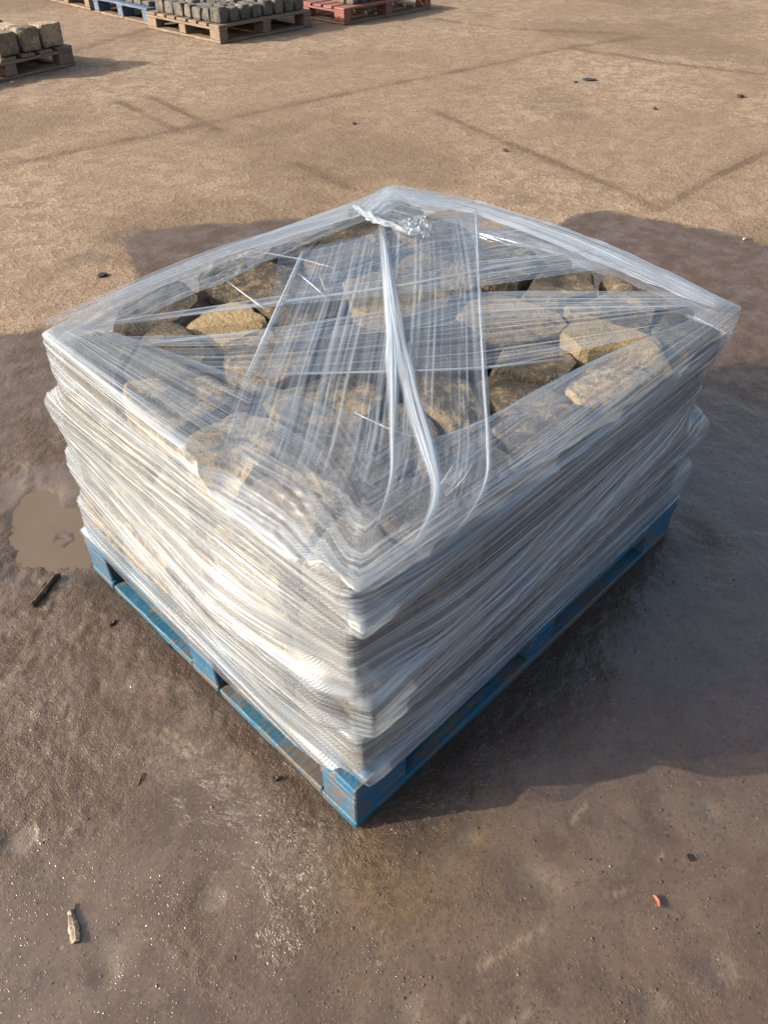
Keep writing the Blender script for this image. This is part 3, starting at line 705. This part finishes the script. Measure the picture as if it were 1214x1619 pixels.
    m_, h_ = strands(U, V, 100, .10, .9, 5, tilt=.03, u0=uR, u1=U.max()); milk = milk+m_; h = h+h_
    m_, h_ = strands(U, V, 100, .10, .9, 6, tilt=.03, u0=0, u1=uB); milk = milk+m_; h = h+h_
    # overlapping turns of the film: each leaves a rolled edge and a step in thickness
    for k, (v0, sl_, u0, sgn_) in enumerate([(.22, .035, 2.2, 1), (.30, -.05, 2.9, -1), (.37, .06, 2.6, 1), (.46, -.035, 2.9, 1), (.53, .05, 2.4, -1), (.60, -.06, 2.8, 1), (.255, .09, 3.3, 1), (.56, .10, 3.2, -1)]):
        dv = V-v0-sl_*np.sin((U-u0)*1.35)
        milk = milk+(.22*np.exp(-(dv/.0020)**2)+.06*sstep(0, .002, dv*sgn_)*sstep(.07, .05, dv*sgn_))*(V < .69)
    tt = np.hstack([np.zeros((NPH, NS)), np.repeat(t[None], NPH, 0)])
    istop = sstep(.0, .02, tt); topc = sstep(.0, .25, tt)
    milk = (.86-.25*sstep(.1, .0, X)*(tt == 0))*(1-np.exp(-1.2*milk)); milk = milk*(1-.46*topc)  # sunlit face made less milky to hold its brightness down
    # near corner and lowest strip: only one or two layers
    vis = np.zeros_like(X)
    for zc, rr_ in ((.67, .030), (.405, .028), (.20, .05), (.32, .02)):
        vis = np.maximum(vis, np.exp(-((X-.01)**2+(Y-.01)**2+(ZZ-zc)**2)/rr_**2))
    for xc, yc, zc, rr_ in ((0, .22, .245, .06), (0, .80, .20, .07), (0, .62, .21, .05), (1.2, 0, .40, .05), (.10, 0, .2, .06)):
        vis = np.maximum(vis, .7*np.exp(-((X-xc)**2+(Y-yc)**2+((ZZ-zc)*1.3)**2)/rr_**2))
    milk = milk*(1-.65*vis)
    # brighter gathered rim along the edges of the load
    milk = milk+.08*np.exp(-((V-Vs[:, -1:])/.008)**2)*(tt < .12)*sstep(.3, .6, vnoise(U*2, V*0, 1.0, 6))
    # wrinkles on the gathered top, strongest at the side corners and along the far left edge
    amp = .0016+.013*np.exp(-((X-.50)**2/.20**2+(Y-.97)**2/.09**2))+.008*np.exp(-((X-.16)**2+(Y-.90)**2)/.10**2)+.007*np.exp(-((X-1.08)**2+(Y-.10)**2)/.08**2)
    amp = amp+.006*np.exp(-((X-.06)**2/.10**2+(Y-.16)**2/.16**2))
    wr = (fbm(X, Y, 20, 3, 71)-.5)+1.1*np.abs(fbm(X+.03*fbm(X, Y, 15, 2, 74), Y, 42, 3, 73)-.5)-.15
    ZZ = ZZ+(amp*wr*np.clip(tt*12, 0, 1))+h*istop*.45*sstep(.03, .2, tt)
    out = 1-istop
    X = X+DX[:, None]*h*out*1.3; Y = Y+DY[:, None]*h*out*1.3
    grid_mesh('wound_film', np.stack([X, Y, ZZ], -1), M_FILM, milk, True)
shell()
def loft(name, A, B, z, nu=90, nv=60, wr=.002, seed=0, base=.08, amp=.45, fine=190, coarse=26, edge=.0, fade=(.0, .0), arch=0.0, vs=.35, mat=None, rimlit=.3, al=.8):
    a = resample([(*at(*p[:2], p[2] if len(p) > 2 else z)[:2], p[2] if len(p) > 2 else z) for p in A], nu)
    b = resample([(*at(*p[:2], p[2] if len(p) > 2 else z)[:2], p[2] if len(p) > 2 else z) for p in B], nu)
    t = np.linspace(0, 1, nv)[None, :, None]; G = a[:, None]*(1-t)+b[:, None]*t
    mid = (a+b)/2; u = np.r_[0, np.cumsum(np.linalg.norm(np.diff(mid, axis=0), axis=1))]
    wd = np.linalg.norm(a-b, axis=1); tt = np.repeat(t[:, :, 0], nu, 0)
    U = np.repeat(u[:, None], nv, 1)+seed*3.1; V = tt*(.5*wd[:, None]+.5*wd.mean())+seed*1.7
    milk, h = streaks(U, V, base, amp*.34, fine, coarse, (0, .012, -.012), al, seed*31)
    m_, h_ = strands(U, V, int(V.max()-V.min() > 0)*max(8, int((V.max()-V.min())/.0045)), V.min(), V.max(), 100+seed, (.0007, .0016), (.08, .5), .004); milk = milk+m_*(.5+amp); h = h*.6+h_
    s = np.linspace(0, 1, nu)[:, None]
    dist = np.minimum(tt, 1-tt)*wd[:, None]
    milk = milk+rimlit*np.exp(-(dist/.0028)**2)            # rolled edge of the sheet
    if edge: milk = milk*sstep(0, edge, np.minimum(tt, 1-tt))
    if fade[0]: milk = milk*sstep(0, fade[0], s)
    if fade[1]: milk = milk*sstep(1, 1-fade[1], s)
    G[:, :, 2] += wr*(fbm(G[:, :, 0], G[:, :, 1], 18, 3, 80+seed)-.5)+h*.8+arch*np.sin(tt*math.pi)
    return grid_mesh(name, G, mat or M_FILM, milk)
# long sheet from the knot to the near edge
loft('film_sheet', [(482, 392), (448, 470), (405, 565), (372, 650), (345, 735)], [(752, 336), (758, 450), (766, 600), (772, 740), (722, 850)], .7075, 90, 150, .003, 1, .01, .34, 260, 30, fade=(.04, .12))
# bands running from the far left corner to the far right corner
loft('film_band', [(120, 515), (380, 477), (620, 440), (760, 414), (940, 394)], [(130, 520), (380, 489), (620, 466), (760, 452), (1000, 418)], .7035, 80, 50, .002, 2, .03, .55, 250, 40, fade=(.1, .1))
loft('film_band', [(150, 532), (380, 526), (612, 494), (760, 462), (1110, 462)], [(170, 545), (380, 546), (640, 522), (800, 506), (1130, 480)], .7045, 80, 60, .002, 3, .02, .5, 250, 40, fade=(.1, .1))
loft('film_sheet', [(230, 552), (380, 548), (640, 524), (800, 506), (1120, 474)], [(300, 585), (400, 592), (700, 585), (800, 578), (1090, 515)], .7030, 80, 80, .002, 4, .01, .42, 250, 36, fade=(.1, .12))
loft('film_sheet', [(735, 374), (800, 360), (850, 362), (930, 396)], [(742, 440), (810, 430), (890, 412), (980, 418)], .7022, 60, 70, .002, 5, .01, .4, 250, 36, fade=(.05, .15))
loft('film_sheet', [(440, 405), (560, 380), (640, 345), (760, 330)], [(430, 478), (560, 460), (660, 430), (775, 408)], .7026, 60, 70, .004, 6, .01, .30, 230, 30, fade=(.15, .08))
# white band along the far right edge
loft('film_band', [(618, 292, .712), (700, 305, .705), (760, 319), (900, 363), (1040, 421), (1164, 482)], [(655, 322), (705, 330), (760, 342), (890, 392), (1020, 446), (1140, 492)], .7065, 110, 60, .006, 7, .26, .6, 260, 60, fade=(.02, .06), arch=.003)
# thin film edge pulled taut from the far left corner to the knot
loft('film_edge', [(70, 508, .703), (190, 454, .702), (330, 396, .703), (460, 356, .704), (560, 330, .708), (595, 302, .711), (622, 291, .713)], [(75, 515, .703), (200, 466, .704), (335, 412, .704), (465, 371, .705), (565, 342, .708), (604, 325, .711), (640, 318, .711)], .703, 110, 30, .003, 8, .12, .5, 260, 70)
# gathered film at the farthest corner, drawn into the knot
loft('film_gather', [(560, 332, .708), (590, 312, .712), (618, 294, .716), (660, 300, .712), (740, 322, .706)], [(590, 352, .722), (598, 350, .724), (606, 349, .725), (616, 351, .724), (640, 352, .718)], .71, 60, 60, .008, 9, .14, .5, 120, 30, mat=M_CRISP)
# gathered cords: narrow ropes of drawn film
def cord(pts, wd, z, seed, base=.5, amp=.5, fade=(.04, .22), arch=.004):
    P = resample([(*at(*p, z)[:2], z) for p in pts], 80); n = len(P)
    T = np.gradient(P, axis=0); T /= np.linalg.norm(T, axis=1)[:, None]; sd = np.stack([T[:, 1], -T[:, 0], 0*T[:, 0]], 1)
    sfr = np.linspace(0, 1, n); w_ = np.interp(sfr, np.linspace(0, 1, len(wd)), wd)*(1+.25*(vnoise(sfr*14, sfr*0, 1.0, seed)-.5)); nv = 28
    t = np.linspace(-1, 1, nv)[None, :, None]; G = P[:, None]+sd[:, None]*w_[:, None, None]*t
    tt = np.repeat(t[:, :, 0], n, 0); u = np.r_[0, np.cumsum(np.linalg.norm(np.diff(P, axis=0), axis=1))]
    U = np.repeat(u[:, None], nv, 1)+seed*2.3; V = tt*.012+seed*.7
    m, h = streaks(U, V, base, amp, 420, 170, (0, .01, -.01), 1.6, seed*7)
    m = m*sstep(1.0, .55, np.abs(tt))
    s = sfr[:, None]; m = m*sstep(0, fade[0], s)*sstep(1, 1-fade[1], s)
    G[:, :, 2] += arch*(1-tt**2)+.6*h
    grid_mesh('film_cord', G, M_FILM, m)
cord([(603, 352), (611, 430), (618, 520), (621, 610), (621, 690), (619, 755), (600, 820), (575, 880)], (.010, .013, .012, .014, .015, .009, .004, .003), .7105, 1)
cord([(606, 372), (622, 480), (636, 560), (654, 640), (677, 715), (690, 775), (672, 835), (620, 910)], (.004, .009, .012, .014, .018, .018, .009, .004), .7120, 2)
cord([(752, 334), (757, 440), (765, 580), (772, 700), (770, 760), (740, 820), (680, 880)], (.005, .0045, .005, .006, .006, .005, .003), .7095, 3, .22, .5)
cord([(482, 392), (448, 470), (405, 565), (365, 660)], (.004, .006, .005, .004), .7095, 4, .3, .5, (.1, .4))
cord([(560, 652), (630, 682), (690, 692), (770, 662), (860, 612), (960, 562), (1085, 508)], (.002, .004, .005, .005, .005, .004, .004, .002), .7075, 5, .10, .32, (.35, .3), .0008)
cord([(300, 587), (400, 593), (560, 590), (700, 586), (800, 579), (960, 560)], (.003, .004, .004, .004, .004, .004), .7062, 6, .14, .4, (.3, .3))
cord([(150, 520), (380, 487), (620, 455), (760, 428), (960, 392)], (.003, .006, .007, .006, .003), .7060, 7, .2, .5, (.2, .3))
cord([(200, 548), (380, 528), (520, 508), (700, 480)], (.004, .006, .006, .004), .7066, 8, .2, .5, (.2, .3))
# rucked knot with a loose crumpled tail
def knot():
    P = resample([(*at(560, 326, .712)[:2], .712), (*at(584, 341, .726)[:2], .726), (*at(602, 352, .730)[:2], .731), (*at(622, 356, .73)[:2], .730), (*at(645, 366, .722)[:2], .722), (*at(664, 368, .720)[:2], .721)], 60)
    T = np.gradient(P, axis=0); T /= np.linalg.norm(T, axis=1)[:, None]; sd = np.cross(T, [0, 0, 1]); sd /= np.linalg.norm(sd, axis=1)[:, None]; up = np.cross(sd, T)
    n = 25; G = np.zeros((60, n, 3)); m = np.zeros((60, n))
    for i in range(60):
        s = i/59; r = np.interp(s, [0, .25, .42, .6, .8, 1], [.005, .007, .012, .008, .008, .010])
        for j in range(n):
            a = 2*math.pi*j/(n-1); ridge = math.sin(3*a+s*22)*.28+.22*math.sin(7*a-s*30)
            rr_ = r*(1+ridge); G[i, j] = P[i]+sd[i]*rr_*math.cos(a)+up[i]*rr_*.75*math.sin(a); m[i, j] = .34+.45*ridge
    grid_mesh('film_knot', G, M_CRISP, m)
knot()
def tail():
    a = resample([(*at(628, 352, .722)[:2], .728), (*at(650, 356, .722)[:2], .733), (*at(668, 352, .722)[:2], .735), (*at(682, 358, .722)[:2], .728)], 60)
    b = resample([(*at(632, 368, .718)[:2], .722), (*at(648, 374, .718)[:2], .722), (*at(664, 374, .718)[:2], .720), (*at(676, 380, .718)[:2], .716)], 60)
    t = np.linspace(0, 1, 40)[None, :, None]; G = a[:, None]*(1-t)+b[:, None]*t; s = np.linspace(0, 1, 60)[:, None]
    n = fbm(G[:, :, 0], G[:, :, 1], 75, 3, 91); n2 = np.abs(fbm(G[:, :, 0]+.01*n, G[:, :, 1], 120, 2, 93)-.5)
    G[:, :, 2] += (.020*(n-.5)+.02*n2)*sstep(0, .4, s); G[:, :, 0] += .010*(fbm(G[:, :, 0], G[:, :, 1], 60, 2, 95)-.5)
    grid_mesh('film_tail', G, M_CRISP, .10+.7*n2+.25*(n-.4))
tail()
def fold():
    loft('film_fold', [(690, 772, .712), (716, 735, .724), (745, 700, .716)], [(706, 784, .712), (738, 752, .716), (756, 712, .712)], .712, 50, 40, .012, 12, .14, .4, 200, 90, mat=M_CRISP)
fold()
# creases in rucked slack film, their glints drawn in as thin milky strips
for k, pts in enumerate([[(400, 397), (440, 404), (482, 412), (530, 425)], [(470, 432), (492, 450), (516, 471)], [(504, 434), (510, 448), (517, 468)], [(360, 446), (392, 470), (424, 494)]]):
    cord(pts, (.0008, .0018, .0016, .0008), .7115, 40+k, .30, .5, (.3, .4), .0025)

# ------------------------------------------------------------------ blocks on the pallets behind
def rect(cx, cy, a, b, rz):
    c, s = math.cos(rz), math.sin(rz)
    return [(cx+c*x-s*y, cy+s*x+c*y) for x, y in ((-a, -b), (a, -b), (a, b), (-a, b))]
def in_view(x, y, z):
    px, py = to_px((x, y, z)); return -40 < px < 1254 and py > -4
def sett(cx, cy, z0, a, b, h, rz, rng, mat, tone, label, cat, group, name, rag=.6):
    V, N = stone_verts(rect(cx, cy, a, b, rz), z0, z0+h, rng, shrink=.003, tilt=.05, cuts=6, rag=rag*1.3, rnd=.05, cut=(.82, .97))
    V[:, 2] = np.maximum(V[:, 2], z0); put_stone(name, V, N, mat, tone, label, cat, group)
rg = random.Random(5)
def rows(corner, rz, nx, ny, pitch, size, h, mat, name, labf, group, skip=None, tone=(.1, .6), keep=None):
    c, s = math.cos(rz), math.sin(rz)
    for i in range(nx):
        for j in range(ny):
            if keep and not keep(i, j): continue
            lx = .03+pitch*(i+.5)+rg.uniform(-.006, .006); ly = .03+pitch*(j+.5)+rg.uniform(-.006, .006)
            x, y = corner[0]+c*lx-s*ly, corner[1]+s*lx+c*ly; hh = h*rg.uniform(.78, 1.1)
            if not in_view(x, y-size*.5, .146+0*hh): continue
            sett(x, y, .1462, size/2*rg.uniform(.82, 1.0), size/2*rg.uniform(.85, 1.0), hh, rz+rg.uniform(-.11, .11), rg, mat, rg.uniform(*tone), labf(i, j), 'sett', group, name)
ordl = ['first', 'second', 'third', 'fourth', 'fifth', 'sixth', 'seventh', 'eighth', 'ninth', 'tenth']
def lab_p2(i, j):
    if j == 0: return f'dark grey sett in front row on brown pallet, {ordl[i]} from near corner'
    if i == 0: return f'dark grey sett in side row on brown pallet, {ordl[j]} from near corner'
    return f'dark grey sett on brown pallet, {ordl[j]} row from front, {ordl[i]} from the side'
rows((4.26, 6.24), .06, 8, 7, .138, .134, .125, M_SETT, 'sett', lab_p2, 'dark setts on the brown pallet')
rows((5.74, 6.16), .05, 9, 2, .125, .115, .11, M_SETT, 'sett', lambda i, j: f'dark sett on the red pallet, {ordl[i]} along row {ordl[j]} from the front', 'dark setts on the red pallet', keep=lambda i, j: i > 0)
rows((4.30, 7.48), .02, 3, 6, .15, .142, .05, M_SETT, 'slab', lambda i, j: f'flat grey slab on the faded blue pallet, {ordl[j]} back in row {ordl[i]}', 'flat slabs on the faded blue pallet')
LB = [  # local x (leftwards negative), local y, half sizes, height, z0, rz, tone, label
 (-.135, .125, .105, .10, .165, 0, .06, .75, 'pale buff stone block at the right hand front corner of the dark pallet'),
 (-.345, .12, .095, .10, .17, 0, -.05, .55, 'buff stone block with a sloping top, second from the pallet corner'),
 (-.56, .12, .105, .10, .16, 0, .03, .5, 'buff stone block at the picture edge, third from the pallet corner'),
 (-.12, .36, .10, .11, .10, 0, .10, .45, 'low brown stone block behind the corner block on the dark pallet'),
 (-.33, .37, .10, .12, .15, 0, -.12, .9, 'pale yellow flat topped block behind the sloping one'),
 (-.55, .36, .10, .11, .13, 0, .08, .3, 'dull brown block behind the third front block'),
 (-.30, .64, .12, .11, .15, 0, .05, .6, 'buff stone block in the third row on the dark pallet'),
 (-.55, .62, .11, .12, .15, 0, .0, .5, 'buff stone block in the third row at the picture edge'),
]
for lx, ly, a, b, h, z0, rz, tone, lab in LB:
    c, s = math.cos(.19), math.sin(.19); x, y = 2.885+c*lx-s*ly, 6.375+s*lx+c*ly
    sett(x, y, .1462+z0, a, b, h, .19+rz, rg, M_BUFF, tone, lab, 'stone block', 'buff blocks on the dark pallet', 'stone_block', rag=.9)

# ------------------------------------------------------------------ small things on the ground
def grit():
    rs = np.random.RandomState(3); V = []; F = []
    ico = bmesh.new(); bmesh.ops.create_icosphere(ico, subdivisions=1, radius=1.0); iv = np.array([v.co[:] for v in ico.verts]); iff = [[v.index for v in f.verts] for f in ico.faces]; ico.free()
    n = 0; tries = 0
    while n < 2600 and tries < 60000:
        tries += 1; x = rs.uniform(-.8, 2.6); y = rs.uniform(-.9, 2.4)
        if -.03 < x < 1.23 and -.03 < y < 1.03: continue
        d = math.hypot(x-CAM[0], y-CAM[1])
        if rs.rand() > min(1, (1.1/max(d, .4))**1.6): continue
        if vnoise(np.array(x), np.array(y), 2.6, 5) < rs.uniform(.15, .75): continue
        r = .0011*(1+rs.pareto(2.6)); r = min(r, .0026)
        z = float(gz(x, y)); sc = np.array([rs.uniform(.7, 1.4), rs.uniform(.7, 1.4), rs.uniform(.4, .8)])*r
        a = rs.uniform(0, 6.28); ca, sa = math.cos(a), math.sin(a); q = iv*(1+.25*rs.uniform(-1, 1, (len(iv), 1)))*sc
        q = np.stack([q[:, 0]*ca-q[:, 1]*sa, q[:, 0]*sa+q[:, 1]*ca, q[:, 2]], 1)+np.array([x, y, z+sc[2]*.35])
        b = len(V); V.extend(q.tolist()); F.extend([[b+i for i in f] for f in iff]); n += 1
    m = NB('wet_grit'); g = m.n('NewGeometry').outputs['Random Per Island']
    rp = m.n('ValToRGB'); m.set(rp.inputs[0], g); e = rp.color_ramp.elements
    e[0].color = (.05, .034, .024, 1); e[1].color = (.24, .18, .12, 1); e.new(.5).color = (.11, .076, .052, 1); e.new(.93).color = (.13, .09, .062, 1)
    m.principled(Base_Color=rp.outputs[0], Roughness=.28)
    o = mesh_obj('gravel', V, F, m.m); tag(o, 'fine wet grit scattered over the muddy ground', 'gravel', kind='stuff')
grit()
M_STICK = mat_plain('wet_bark', (.085, .055, .036), .5, (.03, .02, .014), 60)
M_CHIP = mat_plain('split_wood', (.26, .20, .14), .4, (.10, .075, .055), 80)
M_LEAF = mat_plain('red_leaf', (.27, .045, .035), .5, (.34, .09, .06), 90, .2)
M_DARK = mat_plain('dark_wet_lump', (.04, .028, .02), .35, (.015, .011, .009), 70, .8)
M_PALE = mat_plain('pale_chip_stone', (.5, .45, .38), .6, None, 60)
def stick(name, p0, p1, wd, th, mat, label, cat, group=None, z=.0, taper=.6, seed=0):
    rr_ = random.Random(seed); a = at(*p0); b = at(*p1); n = 9; V = []; d = (b-a); L = np.linalg.norm(d); d /= L; s = np.array([-d[1], d[0], 0])
    c = (a+b)/2
    for i in range(n):
        t = i/(n-1); p = a+(b-a)*t; w_ = wd*(1-(1-taper)*abs(t-.35)/.65)*rr_.uniform(.82, 1.12); h = th*rr_.uniform(.75, 1.1)
        zz = float(gz(p[0], p[1]))+.001
        for sx, hz in ((-1, 0), (-.85, .7), (-.2, 1), (.5, .85), (1, .15)):
            q = p+s*w_*sx*.5*rr_.uniform(.85, 1.1)+d*rr_.uniform(-.003, .003); V.append((q[0]-c[0], q[1]-c[1], zz+h*hz+z))
    F = []
    for i in range(n-1):
        for j in range(5): F.append((i*5+j, i*5+(j+1) % 5, (i+1)*5+(j+1) % 5, (i+1)*5+j))
    F += [(4, 3, 2, 1, 0), tuple((n-1)*5+k for k in range(5))]
    o = mesh_obj(name, V, F, mat); o.location = (c[0], c[1], 0); tag(o, label, cat, group); return o
stick('stick', (52, 960), (93, 909), .021, .013, M_STICK, 'dark wet splintered stick lying beside the muddy puddle', 'stick', seed=1)
stick('stick', (56, 946), (74, 922), .004, .004, M_STICK, 'thin dark splinter alongside the larger stick by the puddle', 'stick', seed=2)
stick('wood_chip', (122, 1490), (113, 1442), .021, .009, M_CHIP, 'pale wet wood splinter lying alone on the mud in front', 'wood chip', seed=3)
stick('twig', (117, 1444), (121, 1428), .0025, .003, M_STICK, 'tiny twig sticking out above the pale wood splinter', 'twig', seed=4)
stick('twig', (218, 1242), (227, 1222), .003, .003, M_STICK, 'small curled dark twig on the mud left of the pallet corner', 'twig', seed=5)
stick('twig', (742, 1272), (746, 1246), .003, .003, M_STICK, 'short dark twig at the edge of the load shadow', 'twig', seed=6)
def leaf():
    c = at(1035, 1427); V = []; n = 12
    for i in range(n+1):
        t = i/n; wd = .008*math.sin(math.pi*t)**.8
        for k in (0, .5, 1): V.append((wd*k+.002*math.sin(t*3), (t-.5)*.021, .003+.004*math.sin(k*3.1)+.002*abs(t-.5)))
    o = mesh_obj('leaf', V, grid_faces(n+1, 3), M_LEAF, smooth=True); o.location = (c[0], c[1], float(gz(c[0], c[1]))); o.rotation_euler = (0, 0, -.55)
    tag(o, 'small red half leaf lying on the mud at lower right', 'leaf')
    md = o.modifiers.new('thickness', 'SOLIDIFY'); md.thickness = .001
leaf()
def lump(name, px, py, r, h, mat, label, cat, seed, stretch=1.0, rz=0.0):
    r3 = random.Random(seed); c = at(px, py); poly = [(r*stretch*math.cos(a)*r3.uniform(.7, 1.15), r*math.sin(a)*r3.uniform(.7, 1.15)) for a in np.linspace(0, 6.283, 8)[:-1]]
    V, N = stone_verts(poly, 0, h, r3, shrink=0, tilt=.1, cuts=3, rag=min(1, r*12)); V[:, 2] = np.maximum(V[:, 2], -.002)
    o = mesh_obj(name, V, stone_faces(N), mat, smooth=True, sharp=35); o.location = (c[0], c[1], float(gz(c[0], c[1]))-.001); o.rotation_euler = (0, 0, rz); o.color = (.3, 0, 0, 1)
    tag(o, label, cat)
lump('mud_clod', 1090, 1357, .012, .007, M_DARK, 'dark clod with a rooty swirl on the mud at lower right', 'clod', 1)
lump('mud_lump', 931, 127, .055, .012, M_DARK, 'dark flat round lump on the dry concrete far behind', 'lump', 2, 1.1, -.8)
lump('pebble', 909, 131, .022, .016, M_DARK, 'small dark pebble next to the dark flat lump far behind', 'pebble', 3)
lump('pebble', 1035, 173, .022, .02, M_STONE, 'grey brown pebble on the dry concrete upper right', 'pebble', 4)
lump('mud_clod', 1170, 154, .030, .022, M_DARK, 'dark clod on dry concrete near the upper right edge', 'clod', 5)
lump('mud_clod', 798, 239, .022, .014, M_DARK, 'dark clod in the dusty joint behind the load', 'clod', 6)
lump('pebble', 1175, 379, .016, .012, M_PALE, 'small white stone chip on the wet edge at far right', 'pebble', 7)
lump('pebble', 272, 1022, .011, .013, M_DARK, 'black pebble against the sunlit lower board of the pallet', 'pebble', 8)
lump('pebble', 436, 1232, .010, .010, M_DARK, 'dark pebble on the mud by the pallet near corner', 'pebble', 9)
lump('pebble', 178, 986, .009, .006, M_DARK, 'flat dark pebble on the mud below the far left pallet block', 'pebble', 10, 1.8, .4)
lump('pebble', 830, 1135, .011, .008, M_STONE, 'round grey pebble in the shade beside the pallet', 'pebble', 11)
lump('mud_clod', 162, 436, .030, .012, M_DARK, 'dark crumb of mud on dry concrete left of the load', 'clod', 12)
lump('mud_clod', 560, 196, .022, .010, M_DARK, 'dark crumb of mud on dry concrete above the load', 'clod', 13)
